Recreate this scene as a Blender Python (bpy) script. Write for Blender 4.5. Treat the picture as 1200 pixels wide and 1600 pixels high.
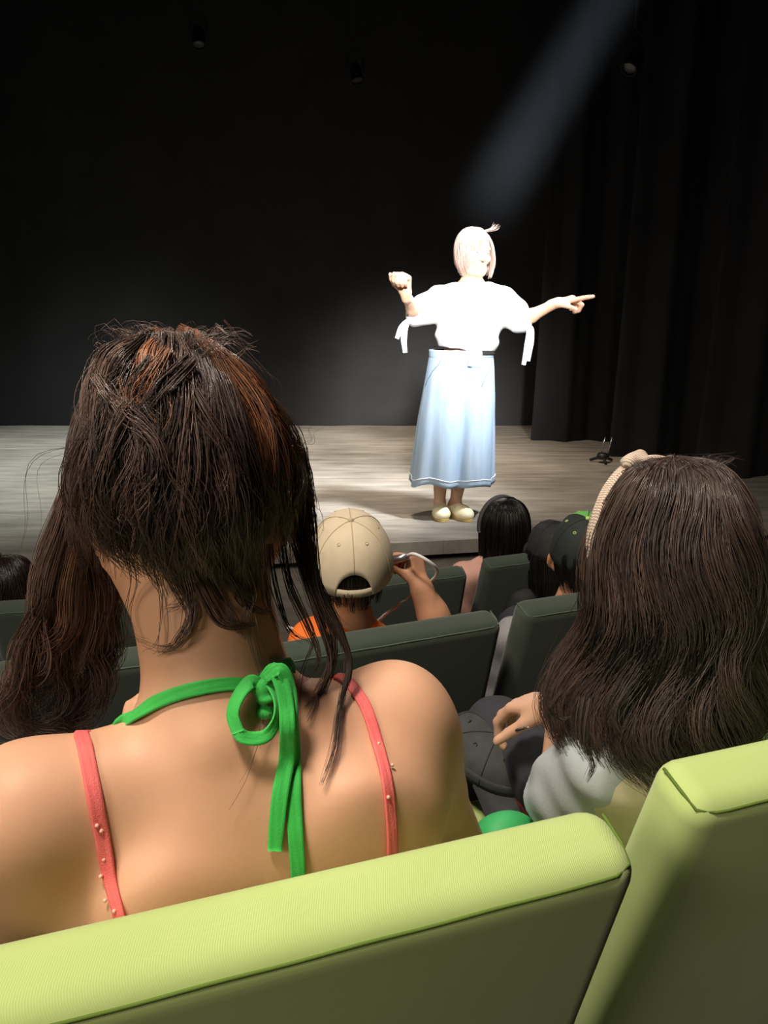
import bpy, math, random
import numpy as np
from mathutils import Vector, Matrix
from mathutils.bvhtree import BVHTree
import openvdb

random.seed(7)
RNG = np.random.default_rng(7)
for o in list(bpy.data.objects):
    bpy.data.objects.remove(o)
SC = bpy.context.scene
COL = SC.collection

# ------------------------------------------------------------------ camera, world, lights, exposure
ZC = 1.155                      # lens height above the stage floor (z = 0)
PITCH = math.radians(14.5)
cam_d = bpy.data.cameras.new('camera')
cam_d.sensor_fit = 'VERTICAL'
cam_d.sensor_height = 36.0
cam_d.lens = 27.0
cam_d.clip_start = 0.02
cam = bpy.data.objects.new('camera', cam_d)
COL.objects.link(cam)
cam.location = (0, 0, ZC)
cam.rotation_euler = (math.pi / 2 - PITCH, 0, 0)
SC.camera = cam

world = bpy.data.worlds.new('dark_hall')
SC.world = world
world.use_nodes = True
world.node_tree.nodes['Background'].inputs[0].default_value = (0.5, 0.55, 0.7, 1)
world.node_tree.nodes['Background'].inputs[1].default_value = 0.0

SC.view_settings.view_transform = 'Standard'
SC.view_settings.look = 'None'
SC.view_settings.gamma = 1.0
SC.view_settings.use_curve_mapping = False
SC.view_settings.exposure = 0.0
SC.cycles.use_denoising = True
SC.cycles.max_bounces = 6
SC.cycles.volume_bounces = 1


def spot(name, loc, target, watts, color, angle, blend, size):
    d = bpy.data.lights.new(name, 'SPOT')
    d.energy = watts
    d.color = color
    d.spot_size = math.radians(angle)
    d.spot_blend = blend
    d.shadow_soft_size = size
    o = bpy.data.objects.new(name, d)
    COL.objects.link(o)
    o.location = loc
    o.rotation_euler = (Vector(target) - Vector(loc)).to_track_quat('-Z', 'Y').to_euler()
    return o


def area(name, loc, target, watts, color, sx, sy, spread=180):
    d = bpy.data.lights.new(name, 'AREA')
    d.energy = watts
    d.color = color
    d.shape = 'RECTANGLE'
    d.size, d.size_y = sx, sy
    d.spread = math.radians(spread)
    o = bpy.data.objects.new(name, d)
    COL.objects.link(o)
    o.location = loc
    o.rotation_euler = (Vector(target) - Vector(loc)).to_track_quat('-Z', 'Y').to_euler()
    return o


KEY = Vector((2.2, 3.0, 4.6))
spot('key_spotlight', KEY, (0.42, 4.40, 1.25), 3000, (0.95, 0.97, 1.0), 24, 1.0, 0.28)
spot('front_fill_spot', (0.55, -2.5, 3.7), (0.42, 4.39, 1.32), 9000, (1.0, 0.97, 0.93), 14, 1.0, 0.40)  # added unseen fill that brightens the performer's front
spot('stage_wash_warm', (-0.1, 5.4, 5.0), (-0.1, 6.05, 0.0), 1050, (1.0, 0.84, 0.66), 60, 1.0, 0.25)
spot('stage_wash_cool', (-2.8, 5.3, 5.0), (-2.6, 6.15, 0.0), 1400, (0.92, 1.0, 0.96), 62, 1.0, 0.25)
area('house_light', (-0.75, 0.25, 3.4), (-0.05, 0.75, 0.7), 46, (1.0, 0.88, 0.74), 0.45, 0.45, 130)
area('house_light_front', (0.3, 2.3, 3.9), (0.3, 2.2, 0.3), 17, (1.0, 0.9, 0.78), 0.6, 0.6, 110)
area('rear_fill', (-2.9, -2.2, 3.0), (0.0, 0.6, 0.6), 20, (1.0, 0.88, 0.70), 1.6, 1.6, 80)  # added soft fill that lifts the seat backs, no known hall lamp


# ------------------------------------------------------------------ helpers
def ray(px, py):
    u, v = (px - 600) / 1200.0, (800 - py) / 1200.0
    c, s = math.cos(PITCH), math.sin(PITCH)
    return Vector((u, c + v * s, -s + v * c))


def P(px, py, y):
    """A point of the place that is seen at this spot and stands y metres ahead."""
    d = ray(px, py)
    return Vector((0, 0, ZC)) + d * (y / d.y)


def link(o, parent=None):
    COL.objects.link(o)
    if parent is not None:
        o.parent = parent
    return o


def tag(o, label=None, cat=None, group=None, kind=None):
    if label: o['label'] = label
    if cat: o['category'] = cat
    if group: o['group'] = group
    if kind: o['kind'] = kind
    return o


def empty(name, loc=(0, 0, 0), rz=0.0):
    o = bpy.data.objects.new(name, None)
    o.empty_display_size = 0.1
    o.location = loc
    o.rotation_euler = (0, 0, rz)
    return link(o)


def mesh_obj(name, verts, faces, mat, parent=None, smooth=True, cols=None):
    me = bpy.data.meshes.new(name)
    verts = np.asarray(verts, dtype=np.float32)
    if isinstance(faces, np.ndarray):
        n, k = faces.shape
        me.vertices.add(len(verts))
        me.vertices.foreach_set('co', verts.ravel())
        me.loops.add(n * k)
        me.loops.foreach_set('vertex_index', faces.astype(np.int32).ravel())
        me.polygons.add(n)
        me.polygons.foreach_set('loop_start', np.arange(0, n * k, k, dtype=np.int32))
        me.update(calc_edges=True)
        me.validate()
    else:
        me.from_pydata([tuple(map(float, v)) for v in verts], [], [tuple(map(int, f)) for f in faces])
        me.update()
    if smooth and len(me.polygons):
        me.polygons.foreach_set('use_smooth', np.ones(len(me.polygons), dtype=bool))
    if cols is not None:
        a = me.color_attributes.new('tint', 'FLOAT_COLOR', 'POINT')
        c4 = np.ones((len(verts), 4), dtype=np.float32)
        c4[:, :3] = cols
        a.data.foreach_set('color', c4.ravel())
    if mat is not None:
        me.materials.append(mat)
    o = bpy.data.objects.new(name, me)
    link(o)
    if parent is not None:
        o.parent = parent
        o.matrix_parent_inverse = parent_inv(parent)
    return o


def parent_inv(parent):
    # parents are never moved after their parts are built, so parts may be written in world coordinates
    m = Matrix.LocRotScale(parent.location, parent.rotation_euler, parent.scale)
    if parent.parent is not None:
        q = parent.parent
        m = Matrix.LocRotScale(q.location, q.rotation_euler, q.scale) @ parent.matrix_parent_inverse @ m
    return m.inverted()


class MB:
    def __init__(self):
        self.v, self.f = [], []

    def add(self, verts, faces):
        b = len(self.v)
        self.v += [tuple(x) for x in verts]
        self.f += [tuple(i + b for i in f) for f in faces]
        return self

    def box(self, x0, x1, y0, y1, z0, z1):
        v = [(x, y, z) for z in (z0, z1) for y in (y0, y1) for x in (x0, x1)]
        return self.add(v, [(0, 2, 3, 1), (4, 5, 7, 6), (0, 1, 5, 4), (2, 6, 7, 3), (0, 4, 6, 2), (1, 3, 7, 5)])

    def tube(self, pts, r, n=8, caps=True):
        pts = [Vector(p) for p in pts]
        rs = r if isinstance(r, (list, tuple)) else [r] * len(pts)
        rings, up = [], None
        for i, p in enumerate(pts):
            t = (pts[min(i + 1, len(pts) - 1)] - pts[max(i - 1, 0)]).normalized()
            if up is None:
                up = t.orthogonal().normalized()
            up = (up - t * up.dot(t)).normalized()
            s = t.cross(up)
            rings.append([p + (up * math.cos(a) + s * math.sin(a)) * rs[i] for a in [2 * math.pi * k / n for k in range(n)]])
        v = [q for rg in rings for q in rg]
        f = [(i * n + k, i * n + (k + 1) % n, (i + 1) * n + (k + 1) % n, (i + 1) * n + k)
             for i in range(len(pts) - 1) for k in range(n)]
        if caps:
            f += [tuple(range(n))[::-1], tuple((len(pts) - 1) * n + k for k in range(n))]
        return self.add(v, f)

    def lathe(self, prof, n=20, origin=(0, 0, 0)):
        ox, oy, oz = origin
        v = [(ox + r * math.cos(2 * math.pi * k / n), oy + r * math.sin(2 * math.pi * k / n), oz + z) for r, z in prof for k in range(n)]
        f = [(i * n + k, i * n + (k + 1) % n, (i + 1) * n + (k + 1) % n, (i + 1) * n + k)
             for i in range(len(prof) - 1) for k in range(n)]
        return self.add(v, f)

    def build(self, name, mat, parent=None, smooth=False):
        return mesh_obj(name, self.v, self.f, mat, parent, smooth)

    def moved(self, m):
        self.v = [tuple(m @ Vector(p)) for p in self.v]
        return self


def catmull(pts, n):
    pts = np.asarray([tuple(p) for p in pts], dtype=float)
    if len(pts) == 2:
        t = np.linspace(0, 1, n)[:, None]
        return pts[0] * (1 - t) + pts[1] * t
    ext = np.vstack([2 * pts[0] - pts[1], pts, 2 * pts[-1] - pts[-2]])
    seg = len(pts) - 1
    u = np.linspace(0, seg - 1e-6, n)
    i = u.astype(int)
    f = (u - i)[:, None]
    p0, p1, p2, p3 = ext[i], ext[i + 1], ext[i + 2], ext[i + 3]
    return 0.5 * ((2 * p1) + (-p0 + p2) * f + (2 * p0 - 5 * p1 + 4 * p2 - p3) * f ** 2 + (-p0 + 3 * p1 - 3 * p2 + p3) * f ** 3)


def ribbon(pts, normals, width, thick, name, mat, parent, n=40, fold=0.0):
    """A flat band with thickness that follows pts; normals point out of its face."""
    c = catmull(pts, n)
    nn = catmull(normals, n)
    w = np.interp(np.linspace(0, 1, n), np.linspace(0, 1, len(width)), width) if isinstance(width, (list, tuple)) else np.full(n, width)
    verts, faces = [], []
    m = 7
    for i in range(n):
        t = Vector(c[min(i + 1, n - 1)] - c[max(i - 1, 0)]).normalized()
        nv = Vector(nn[i])
        nv = (nv - t * nv.dot(t)).normalized()
        s = t.cross(nv).normalized()
        for side in (1, -1):
            for j in range(m):
                a = (j / (m - 1) - 0.5)
                if side < 0: a = -a
                bulge = fold * math.sin(j * 2.1 + i * 0.35) * w[i]
                verts.append(Vector(c[i]) + s * (a * w[i]) + nv * (side * thick / 2 + (bulge if side > 0 else bulge * 0.9)))
    k = 2 * m
    for i in range(n - 1):
        for j in range(k):
            faces.append((i * k + j, i * k + (j + 1) % k, (i + 1) * k + (j + 1) % k, (i + 1) * k + j))
    faces += [tuple(range(k)), tuple((n - 1) * k + j for j in range(k))[::-1]]
    return mesh_obj(name, verts, faces, mat, parent)


# ------------------------------------------------------------------ signed distance bodies
class SDF:
    def __init__(self, lo, hi, vox):
        self.lo = np.array(lo, dtype=np.float32)
        self.vox = vox
        self.n = np.ceil((np.array(hi) - self.lo) / vox).astype(int) + 1
        self.g = np.full(tuple(self.n), 0.5, dtype=np.float32)

    def _win(self, lo, hi, pad):
        a = np.clip(np.floor((np.minimum(lo, hi) - pad - self.lo) / self.vox).astype(int), 0, self.n)
        b = np.clip(np.ceil((np.maximum(lo, hi) + pad - self.lo) / self.vox).astype(int) + 1, 0, self.n)
        if np.any(b <= a):
            return None
        ax = [(self.lo[i] + np.arange(a[i], b[i], dtype=np.float32) * self.vox) for i in range(3)]
        X, Y, Z = np.meshgrid(*ax, indexing='ij', sparse=True)
        return (slice(a[0], b[0]), slice(a[1], b[1]), slice(a[2], b[2])), X, Y, Z

    def _mix(self, sl, d, k, sub):
        g = self.g[sl]
        if sub:
            d = -d
            h = np.maximum(k - np.abs(g - d), 0) / max(k, 1e-6)
            self.g[sl] = np.maximum(g, d) + h * h * k * 0.25
        else:
            h = np.maximum(k - np.abs(g - d), 0) / max(k, 1e-6)
            self.g[sl] = np.minimum(g, d) - h * h * k * 0.25

    def cap(self, a, b, ra, rb=None, k=0.012, sub=False):
        rb = ra if rb is None else rb
        a, b = np.array(tuple(a), dtype=np.float32), np.array(tuple(b), dtype=np.float32)
        w = self._win(np.minimum(a, b), np.maximum(a, b), max(ra, rb) + k + 4 * self.vox)
        if w is None: return self
        sl, X, Y, Z = w
        ab = b - a
        L = max(float(ab @ ab), 1e-9)
        t = np.clip(((X - a[0]) * ab[0] + (Y - a[1]) * ab[1] + (Z - a[2]) * ab[2]) / L, 0, 1)
        d = np.sqrt((X - a[0] - t * ab[0]) ** 2 + (Y - a[1] - t * ab[1]) ** 2 + (Z - a[2] - t * ab[2]) ** 2) - (ra + t * (rb - ra))
        self._mix(sl, d, k, sub)
        return self

    def ell(self, c, r, rot=None, k=0.012, sub=False):
        c = np.array(tuple(c), dtype=np.float32)
        R = np.array(rot if rot is not None else np.eye(3), dtype=np.float32)   # columns are the axes
        w = self._win(c, c, max(r) + k + 4 * self.vox)
        if w is None: return self
        sl, X, Y, Z = w
        dx, dy, dz = X - c[0], Y - c[1], Z - c[2]
        q = [(dx * R[0, i] + dy * R[1, i] + dz * R[2, i]) for i in range(3)]
        k0 = np.sqrt(sum((q[i] / r[i]) ** 2 for i in range(3)))
        k1 = np.sqrt(sum((q[i] / r[i] ** 2) ** 2 for i in range(3)))
        d = k0 * (k0 - 1) / np.maximum(k1, 1e-6)
        self._mix(sl, d.astype(np.float32), k, sub)
        return self

    def cut_plane(self, p, n):
        """removes what lies on the side n points to"""
        p, n = np.array(tuple(p), dtype=np.float32), np.array(tuple(n), dtype=np.float32)
        n = n / np.linalg.norm(n)
        ax = [(self.lo[i] + np.arange(self.n[i], dtype=np.float32) * self.vox) for i in range(3)]
        X, Y, Z = np.meshgrid(*ax, indexing='ij', sparse=True)
        d = (X - p[0]) * n[0] + (Y - p[1]) * n[1] + (Z - p[2]) * n[2]
        self.g = np.maximum(self.g, d.astype(np.float32))
        return self

    def wrinkle(self, fn):
        ax = [(self.lo[i] + np.arange(self.n[i], dtype=np.float32) * self.vox) for i in range(3)]
        X, Y, Z = np.meshgrid(*ax, indexing='ij', sparse=True)
        self.g = (self.g + fn(X, Y, Z)).astype(np.float32)
        return self

    def mesh(self):
        g = self.g
        # a closed border
        g[0, :, :] = g[-1, :, :] = 0.5; g[:, 0, :] = g[:, -1, :] = 0.5; g[:, :, 0] = g[:, :, -1] = 0.5
        g = np.clip(g, -4 * self.vox, 4 * self.vox) / self.vox
        fg = openvdb.FloatGrid(4.0)
        fg.copyFromArray(np.ascontiguousarray(g))
        pts, quads = fg.convertToQuads(0.0)
        pts = pts * self.vox + self.lo
        return pts, quads[:, ::-1].copy()

    def build(self, name, mat, parent=None):
        p, q = self.mesh()
        return mesh_obj(name, p, q, mat, parent)


def frame(fwd, up):
    f = Vector(fwd).normalized()
    u = Vector(up)
    u = (u - f * u.dot(f)).normalized()
    r = f.cross(u)                      # the person's right
    return r, f, u


def rotm(r, f, u):
    return np.array([[r[i], f[i], u[i]] for i in range(3)])


def head_sdf(s, c, fwd, up, sc=1.0, face=True, ears=True):
    """c = centre of the skull; the head is about 0.22 m tall at sc = 1."""
    r, f, u = frame(fwd, up)
    M = rotm(r, f, u)
    q = lambda x, y, z: Vector(c) + (r * x + f * y + u * z) * sc
    s.ell(q(0, -0.008, 0.02), (0.074 * sc, 0.094 * sc, 0.086 * sc), M, k=0.0)
    s.ell(q(0, 0.028, -0.035), (0.058 * sc, 0.062 * sc, 0.078 * sc), M, k=0.03 * sc)
    s.cap(q(-0.03, 0.045, -0.088), q(0.03, 0.045, -0.088), 0.022 * sc, k=0.025 * sc)
    s.ell(q(0, 0.070, -0.098), (0.02 * sc, 0.016 * sc, 0.016 * sc), M, k=0.02 * sc)
    for sd in (-1, 1):
        s.cap(q(0.062 * sd, -0.005, -0.045), q(0.03 * sd, 0.055, -0.092), 0.018 * sc, 0.016 * sc, k=0.02 * sc)
        s.ell(q(0.042 * sd, 0.068, -0.032), (0.018 * sc, 0.014 * sc, 0.016 * sc), M, k=0.02 * sc)
    if face:
        for sd in (-1, 1):
            s.ell(q(0.031 * sd, 0.093, -0.002), (0.016 * sc, 0.010 * sc, 0.010 * sc), M, k=0.012 * sc, sub=True)
            s.ell(q(0.031 * sd, 0.080, -0.003), (0.013 * sc, 0.010 * sc, 0.010 * sc), M, k=0.003 * sc)
            s.cap(q(0.012 * sd, 0.088, 0.018), q(0.042 * sd, 0.078, 0.018), 0.007 * sc, k=0.01 * sc)
            s.ell(q(0.010 * sd, 0.094, -0.036), (0.008 * sc, 0.009 * sc, 0.007 * sc), M, k=0.006 * sc)
        s.cap(q(0, 0.088, 0.004), q(0, 0.106, -0.033), 0.008 * sc, 0.010 * sc, k=0.01 * sc)
        s.cap(q(-0.016, 0.084, -0.058), q(0.016, 0.084, -0.058), 0.0065 * sc, k=0.006 * sc)
        s.cap(q(-0.014, 0.083, -0.068), q(0.014, 0.083, -0.068), 0.0075 * sc, k=0.006 * sc)
        s.cap(q(-0.02, 0.097, -0.063), q(0.02, 0.097, -0.063), 0.0035 * sc, k=0.003 * sc, sub=True)
    if ears:
        for sd in (-1, 1):
            er = Vector(r) * 1.0
            ax = (r * sd * 0.55 - f * 0.83).normalized()
            nx = ax.cross(u)
            ME = np.array([[nx[i], ax[i], u[i]] for i in range(3)])
            s.ell(q(0.080 * sd, -0.014, -0.018), (0.007 * sc, 0.018 * sc, 0.030 * sc), ME, k=0.008 * sc)
            s.ell(q(0.090 * sd, -0.010, -0.014), (0.006 * sc, 0.010 * sc, 0.018 * sc), ME, k=0.005 * sc, sub=True)
            s.ell(q(0.077 * sd, -0.006, -0.042), (0.006 * sc, 0.008 * sc, 0.010 * sc), ME, k=0.006 * sc)


def rot_about(v, axis, ang):
    return Matrix.Rotation(ang, 3, axis) @ v


def hand_sdf(s, wrist, fwd, back, thumb_side, sc=1.0, curls=((20, 25, 15),) * 4, thumb=(40, 10, 15), spread=6, r0=1.0, nails=None):
    """fwd: wrist to knuckles, back: out of the back of the hand, thumb_side: +1 if the thumb lies along fwd x back."""
    f = Vector(fwd).normalized()
    b = Vector(back)
    b = (b - f * b.dot(f)).normalized()
    sd = f.cross(b) * thumb_side
    w = Vector(wrist)
    off = (0.027, 0.009, -0.009, -0.025)
    ml = (0.088, 0.090, 0.085, 0.077)
    fl = ((0.042, 0.026, 0.020), (0.046, 0.029, 0.021), (0.042, 0.027, 0.020), (0.033, 0.020, 0.017))
    tips = []
    for i in range(4):
        kn = w + (f * ml[i] + sd * off[i]) * sc
        s.cap(w + (f * 0.012 + sd * off[i] * 0.6) * sc, kn, 0.0125 * sc, 0.0105 * sc, k=0.012 * sc)
        d = rot_about(f, b, -thumb_side * math.radians(spread) * (1.5 - i) / 1.5)
        ax = d.cross(b).normalized()
        p = kn
        rr = (0.0092, 0.0094, 0.0088, 0.0078)[i] * r0
        for j in range(3):
            d = rot_about(d, ax, -math.radians(curls[i][j]))
            e = p + d * fl[i][j] * sc
            s.cap(p, e, (rr - 0.0008 * j) * sc, (rr - 0.0008 * (j + 1)) * sc, k=0.003 * sc)
            p = e
        tips.append(p)
    base = w + (f * 0.022 + sd * 0.020 - b * 0.006) * sc
    d = (f * math.cos(math.radians(thumb[0])) + sd * math.sin(math.radians(thumb[0])) - b * 0.35).normalized()
    p = base
    for j, (L, rr) in enumerate(((0.040, 0.0125), (0.030, 0.0105), (0.024, 0.0092))):
        if j: d = (rot_about(d, b, thumb_side * math.radians(thumb[j]))).normalized()
        e = p + d * L * sc
        s.cap(p, e, rr * sc, (rr - 0.0012) * sc, k=(0.014 if j == 0 else 0.003) * sc)
        p = e
    tips.append(p)
    s.cap(w - f * 0.02 * sc, w + f * 0.015 * sc, 0.021 * sc, 0.022 * sc, k=0.016 * sc)
    return tips


# ------------------------------------------------------------------ hair
class Hair:
    def __init__(self):
        self.V, self.F, self.C, self.base = [], [], [], 0

    def lock(self, guide, n, spread, col=(0.02, 0.012, 0.010), rad=0.00045, seg=14, wave=0.0, freq=2.0, jit=0.0015, var=0.35, lenvar=0.2, flat=None, taper=0.35, twist=0.0):
        """n strands round a guide curve; spread = radii of the lock along it; flat = (axis, factor) squeezes the lock."""
        g = catmull(guide, seg)
        t = np.linspace(0, 1, seg)
        sp = np.interp(t, np.linspace(0, 1, len(spread)), spread)
        tan = np.gradient(g, axis=0)
        tan /= np.linalg.norm(tan, axis=1)[:, None] + 1e-9
        ref = np.array([0.13, 1.0, 0.21]) if flat is None else np.array(flat[0], dtype=float)
        b1 = ref - tan * (tan @ ref)[:, None]
        b1 /= np.linalg.norm(b1, axis=1)[:, None] + 1e-9
        b2 = np.cross(tan, b1)
        a = RNG.uniform(0, 2 * np.pi, n)
        r = np.sqrt(RNG.uniform(0, 1, n))
        ph = RNG.uniform(0, 2 * np.pi, (n, 2)) * 0.2 + RNG.uniform(0, 2 * np.pi, 2)
        fr = freq * RNG.uniform(0.85, 1.15, (n, 1))
        ox = (r * np.cos(a))[:, None] * sp * (1.0 if flat is None else flat[1])
        oy = (r * np.sin(a))[:, None] * sp
        if twist:
            tw = twist * t
            ox, oy = ox * np.cos(tw) - oy * np.sin(tw), ox * np.sin(tw) + oy * np.cos(tw)
        wob = wave * (t ** 0.8)[None, :]
        ox = ox + wob * np.sin(2 * np.pi * fr * t[None, :] + ph[:, :1]) * 0.5
        oy = oy + wob * np.cos(2 * np.pi * fr * t[None, :] + ph[:, 1:])
        j1 = RNG.normal(0, jit, (n, 2))
        jp = RNG.uniform(0, 6.28, (n, 2))
        ox = ox + j1[:, :1] * np.sin(5 * t[None, :] + jp[:, :1]) * (0.3 + t)
        oy = oy + j1[:, 1:] * np.sin(5 * t[None, :] + jp[:, 1:]) * (0.3 + t)
        pts = g[None] + ox[..., None] * b1[None] + oy[..., None] * b2[None]
        # shorter strands
        Ls = 1 - lenvar * RNG.uniform(0, 1, n) ** 1.5
        idx = Ls[:, None] * t[None, :] * (seg - 1)
        i0 = np.minimum(idx.astype(int), seg - 2)
        fr_ = (idx - i0)[..., None]
        ar = np.arange(n)[:, None]
        pts = pts[ar, i0] * (1 - fr_) + pts[ar, i0 + 1] * fr_
        self.strands(pts, rad, col, var, taper)
        return self

    def strands(self, pts, rad, col, var=0.35, taper=0.35):
        n, seg, _ = pts.shape
        tan = np.gradient(pts, axis=1)
        tan /= np.linalg.norm(tan, axis=2)[..., None] + 1e-9
        ref = np.array([0.31, -0.62, 0.72])
        b1 = np.cross(tan, ref)
        b1 /= np.linalg.norm(b1, axis=2)[..., None] + 1e-9
        b2 = np.cross(tan, b1)
        t = np.linspace(0, 1, seg)
        rr = rad * RNG.uniform(0.75, 1.25, (n, 1)) * (1 - (1 - taper) * t[None, :] ** 2)
        V = np.empty((n, seg, 3, 3))
        for k in range(3):
            an = 2 * np.pi * k / 3
            V[:, :, k] = pts + (b1 * math.cos(an) + b2 * math.sin(an)) * rr[..., None]
        base = self.base + (np.arange(n) * seg * 3)[:, None, None]
        i = (np.arange(seg - 1) * 3)[None, :, None]
        k = np.arange(3)[None, None, :]
        k2 = (k + 1) % 3
        F = np.stack([base + i + k, base + i + k2, base + i + 3 + k2, base + i + 3 + k], axis=-1).reshape(-1, 4)
        c = np.array(col)[None] * (1 + var * RNG.uniform(-1, 1.2, (n, 1)))
        self.V.append(V.reshape(-1, 3)); self.F.append(F)
        self.C.append(np.repeat(np.clip(c, 0.002, 1), seg * 3, axis=0))
        self.base += n * seg * 3

    def build(self, name, mat, parent):
        return mesh_obj(name, np.vstack(self.V), np.vstack(self.F), mat, parent, True, np.vstack(self.C))


# ------------------------------------------------------------------ materials
def nt(name):
    m = bpy.data.materials.new(name)
    m.use_nodes = True
    n = m.node_tree
    return m, n, n.nodes['Principled BSDF']


def node(n, typ, **kw):
    x = n.nodes.new(typ)
    for k, v in kw.items():
        if k.startswith('i_'):
            x.inputs[k[2:].replace('_', ' ')].default_value = v
        else:
            setattr(x, k, v)
    return x


def simple(name, col, rough=0.6, col2=None, scale=30.0, bump=0.0, bscale=400.0, metal=0.0, spec=0.5, sheen=0.0, sss=0.0, stretch=(1, 1, 1), detail=4.0):
    m, n, b = nt(name)
    b.inputs['Roughness'].default_value = rough
    b.inputs['Metallic'].default_value = metal
    b.inputs['Specular IOR Level'].default_value = spec
    b.inputs['Sheen Weight'].default_value = sheen
    if sss:
        b.inputs['Subsurface Weight'].default_value = sss
        b.inputs['Subsurface Radius'].default_value = (1.0, 0.35, 0.2)
        b.inputs['Subsurface Scale'].default_value = 0.008
    tc = node(n, 'ShaderNodeTexCoord')
    mp = node(n, 'ShaderNodeMapping')
    mp.inputs['Scale'].default_value = stretch
    n.links.new(tc.outputs['Object'], mp.inputs['Vector'])
    nz = node(n, 'ShaderNodeTexNoise')
    nz.inputs['Scale'].default_value = scale
    nz.inputs['Detail'].default_value = detail
    n.links.new(mp.outputs['Vector'], nz.inputs['Vector'])
    rp = node(n, 'ShaderNodeValToRGB')
    c2 = col2 if col2 is not None else tuple(min(1, c * 1.15) for c in col)
    rp.color_ramp.elements[0].position = 0.3
    rp.color_ramp.elements[1].position = 0.7
    rp.color_ramp.elements[0].color = (*col, 1)
    rp.color_ramp.elements[1].color = (*c2, 1)
    n.links.new(nz.outputs['Fac'], rp.inputs['Fac'])
    n.links.new(rp.outputs['Color'], b.inputs['Base Color'])
    if bump:
        n2 = node(n, 'ShaderNodeTexNoise')
        n2.inputs['Scale'].default_value = bscale
        n2.inputs['Detail'].default_value = 2
        n.links.new(mp.outputs['Vector'], n2.inputs['Vector'])
        bp = node(n, 'ShaderNodeBump')
        bp.inputs['Strength'].default_value = bump
        bp.inputs['Distance'].default_value = 0.002
        n.links.new(n2.outputs['Fac'], bp.inputs['Height'])
        n.links.new(bp.outputs['Normal'], b.inputs['Normal'])
    return m


def weave(name, col, col2, rough=0.85, scale=900.0, bump=0.16, sheen=0.2):
    """woven seat cloth with fine diagonal ribs"""
    m, n, b = nt(name)
    b.inputs['Roughness'].default_value = rough
    b.inputs['Specular IOR Level'].default_value = 0.25
    b.inputs['Sheen Weight'].default_value = sheen
    tc = node(n, 'ShaderNodeTexCoord')
    mp = node(n, 'ShaderNodeMapping')
    mp.inputs['Rotation'].default_value = (0.3, 0.55, 0.6)
    n.links.new(tc.outputs['Object'], mp.inputs['Vector'])
    wv = node(n, 'ShaderNodeTexWave')
    wv.inputs['Scale'].default_value = scale / 3.5
    wv.inputs['Distortion'].default_value = 1.0
    wv.inputs['Detail'].default_value = 1.0
    n.links.new(mp.outputs['Vector'], wv.inputs['Vector'])
    nz = node(n, 'ShaderNodeTexNoise')
    nz.inputs['Scale'].default_value = 14
    nz.inputs['Detail'].default_value = 6
    n.links.new(tc.outputs['Object'], nz.inputs['Vector'])
    mx = node(n, 'ShaderNodeMix', data_type='RGBA')
    mx.inputs['A'].default_value = (*col, 1)
    mx.inputs['B'].default_value = (*col2, 1)
    ad = node(n, 'ShaderNodeMath', operation='MULTIPLY_ADD')
    ad.inputs[1].default_value = 0.35
    n.links.new(wv.outputs['Fac'], ad.inputs[0])
    n.links.new(nz.outputs['Fac'], ad.inputs[2])
    sb = node(n, 'ShaderNodeMath', operation='SUBTRACT')
    sb.inputs[1].default_value = 0.18
    n.links.new(ad.outputs[0], sb.inputs[0])
    n.links.new(sb.outputs[0], mx.inputs['Factor'])
    n.links.new(mx.outputs['Result'], b.inputs['Base Color'])
    bp = node(n, 'ShaderNodeBump')
    bp.inputs['Strength'].default_value = bump
    bp.inputs['Distance'].default_value = 0.0008
    n.links.new(wv.outputs['Fac'], bp.inputs['Height'])
    n.links.new(bp.outputs['Normal'], b.inputs['Normal'])
    return m


def hair_mat(name, rough=0.38, spec=0.5):
    m, n, b = nt(name)
    a = node(n, 'ShaderNodeVertexColor')
    a.layer_name = 'tint'
    n.links.new(a.outputs['Color'], b.inputs['Base Color'])
    b.inputs['Roughness'].default_value = rough
    b.inputs['Specular IOR Level'].default_value = spec
    return m


M = {}
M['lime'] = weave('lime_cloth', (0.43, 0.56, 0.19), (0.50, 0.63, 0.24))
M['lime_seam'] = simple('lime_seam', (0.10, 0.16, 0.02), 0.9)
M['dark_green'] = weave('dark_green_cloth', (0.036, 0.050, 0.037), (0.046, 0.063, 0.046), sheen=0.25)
M['dark_seam'] = simple('dark_green_seam', (0.07, 0.10, 0.07), 0.9)
M['black_metal'] = simple('black_metal', (0.015, 0.015, 0.016), 0.45)
M['skin'] = simple('tanned_skin', (0.63, 0.345, 0.215), 0.5, (0.69, 0.39, 0.25), 9, 0.08, 900, sss=0.12, spec=0.35)
M['skin_pale'] = simple('light_skin', (0.68, 0.40, 0.27), 0.5, (0.74, 0.45, 0.31), 9, 0.06, 900, sss=0.12, spec=0.35)
M['skin_warm'] = simple('warm_skin', (0.52, 0.26, 0.15), 0.5, (0.58, 0.30, 0.18), 9, 0.06, 900, sss=0.12, spec=0.35)
M['hair'] = hair_mat('hair', 0.30, 0.7)
M['scalp'] = simple('hair_underlayer', (0.012, 0.008, 0.007), 0.6)
M['scalp_grey'] = simple('ash_blonde_underlayer', (0.30, 0.22, 0.19), 0.6)
M['ribbon'] = simple('green_ribbon', (0.025, 0.42, 0.055), 0.7, (0.03, 0.47, 0.065), 60, 0.2, 700, sheen=0.2)
M['pink'] = simple('coral_pink_strap', (0.78, 0.13, 0.13), 0.65, (0.82, 0.17, 0.16), 60, 0.3, 900)
M['pearl'] = simple('pink_bead', (0.85, 0.45, 0.38), 0.3)
M['denim'] = simple('pale_denim', (0.33, 0.46, 0.62), 0.85, (0.45, 0.58, 0.73), 26, 0.3, 500, stretch=(1, 1, 0.12))
M['denim_blue'] = simple('blue_denim', (0.10, 0.17, 0.28), 0.85, (0.14, 0.22, 0.34), 60, 0.3, 500)
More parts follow.
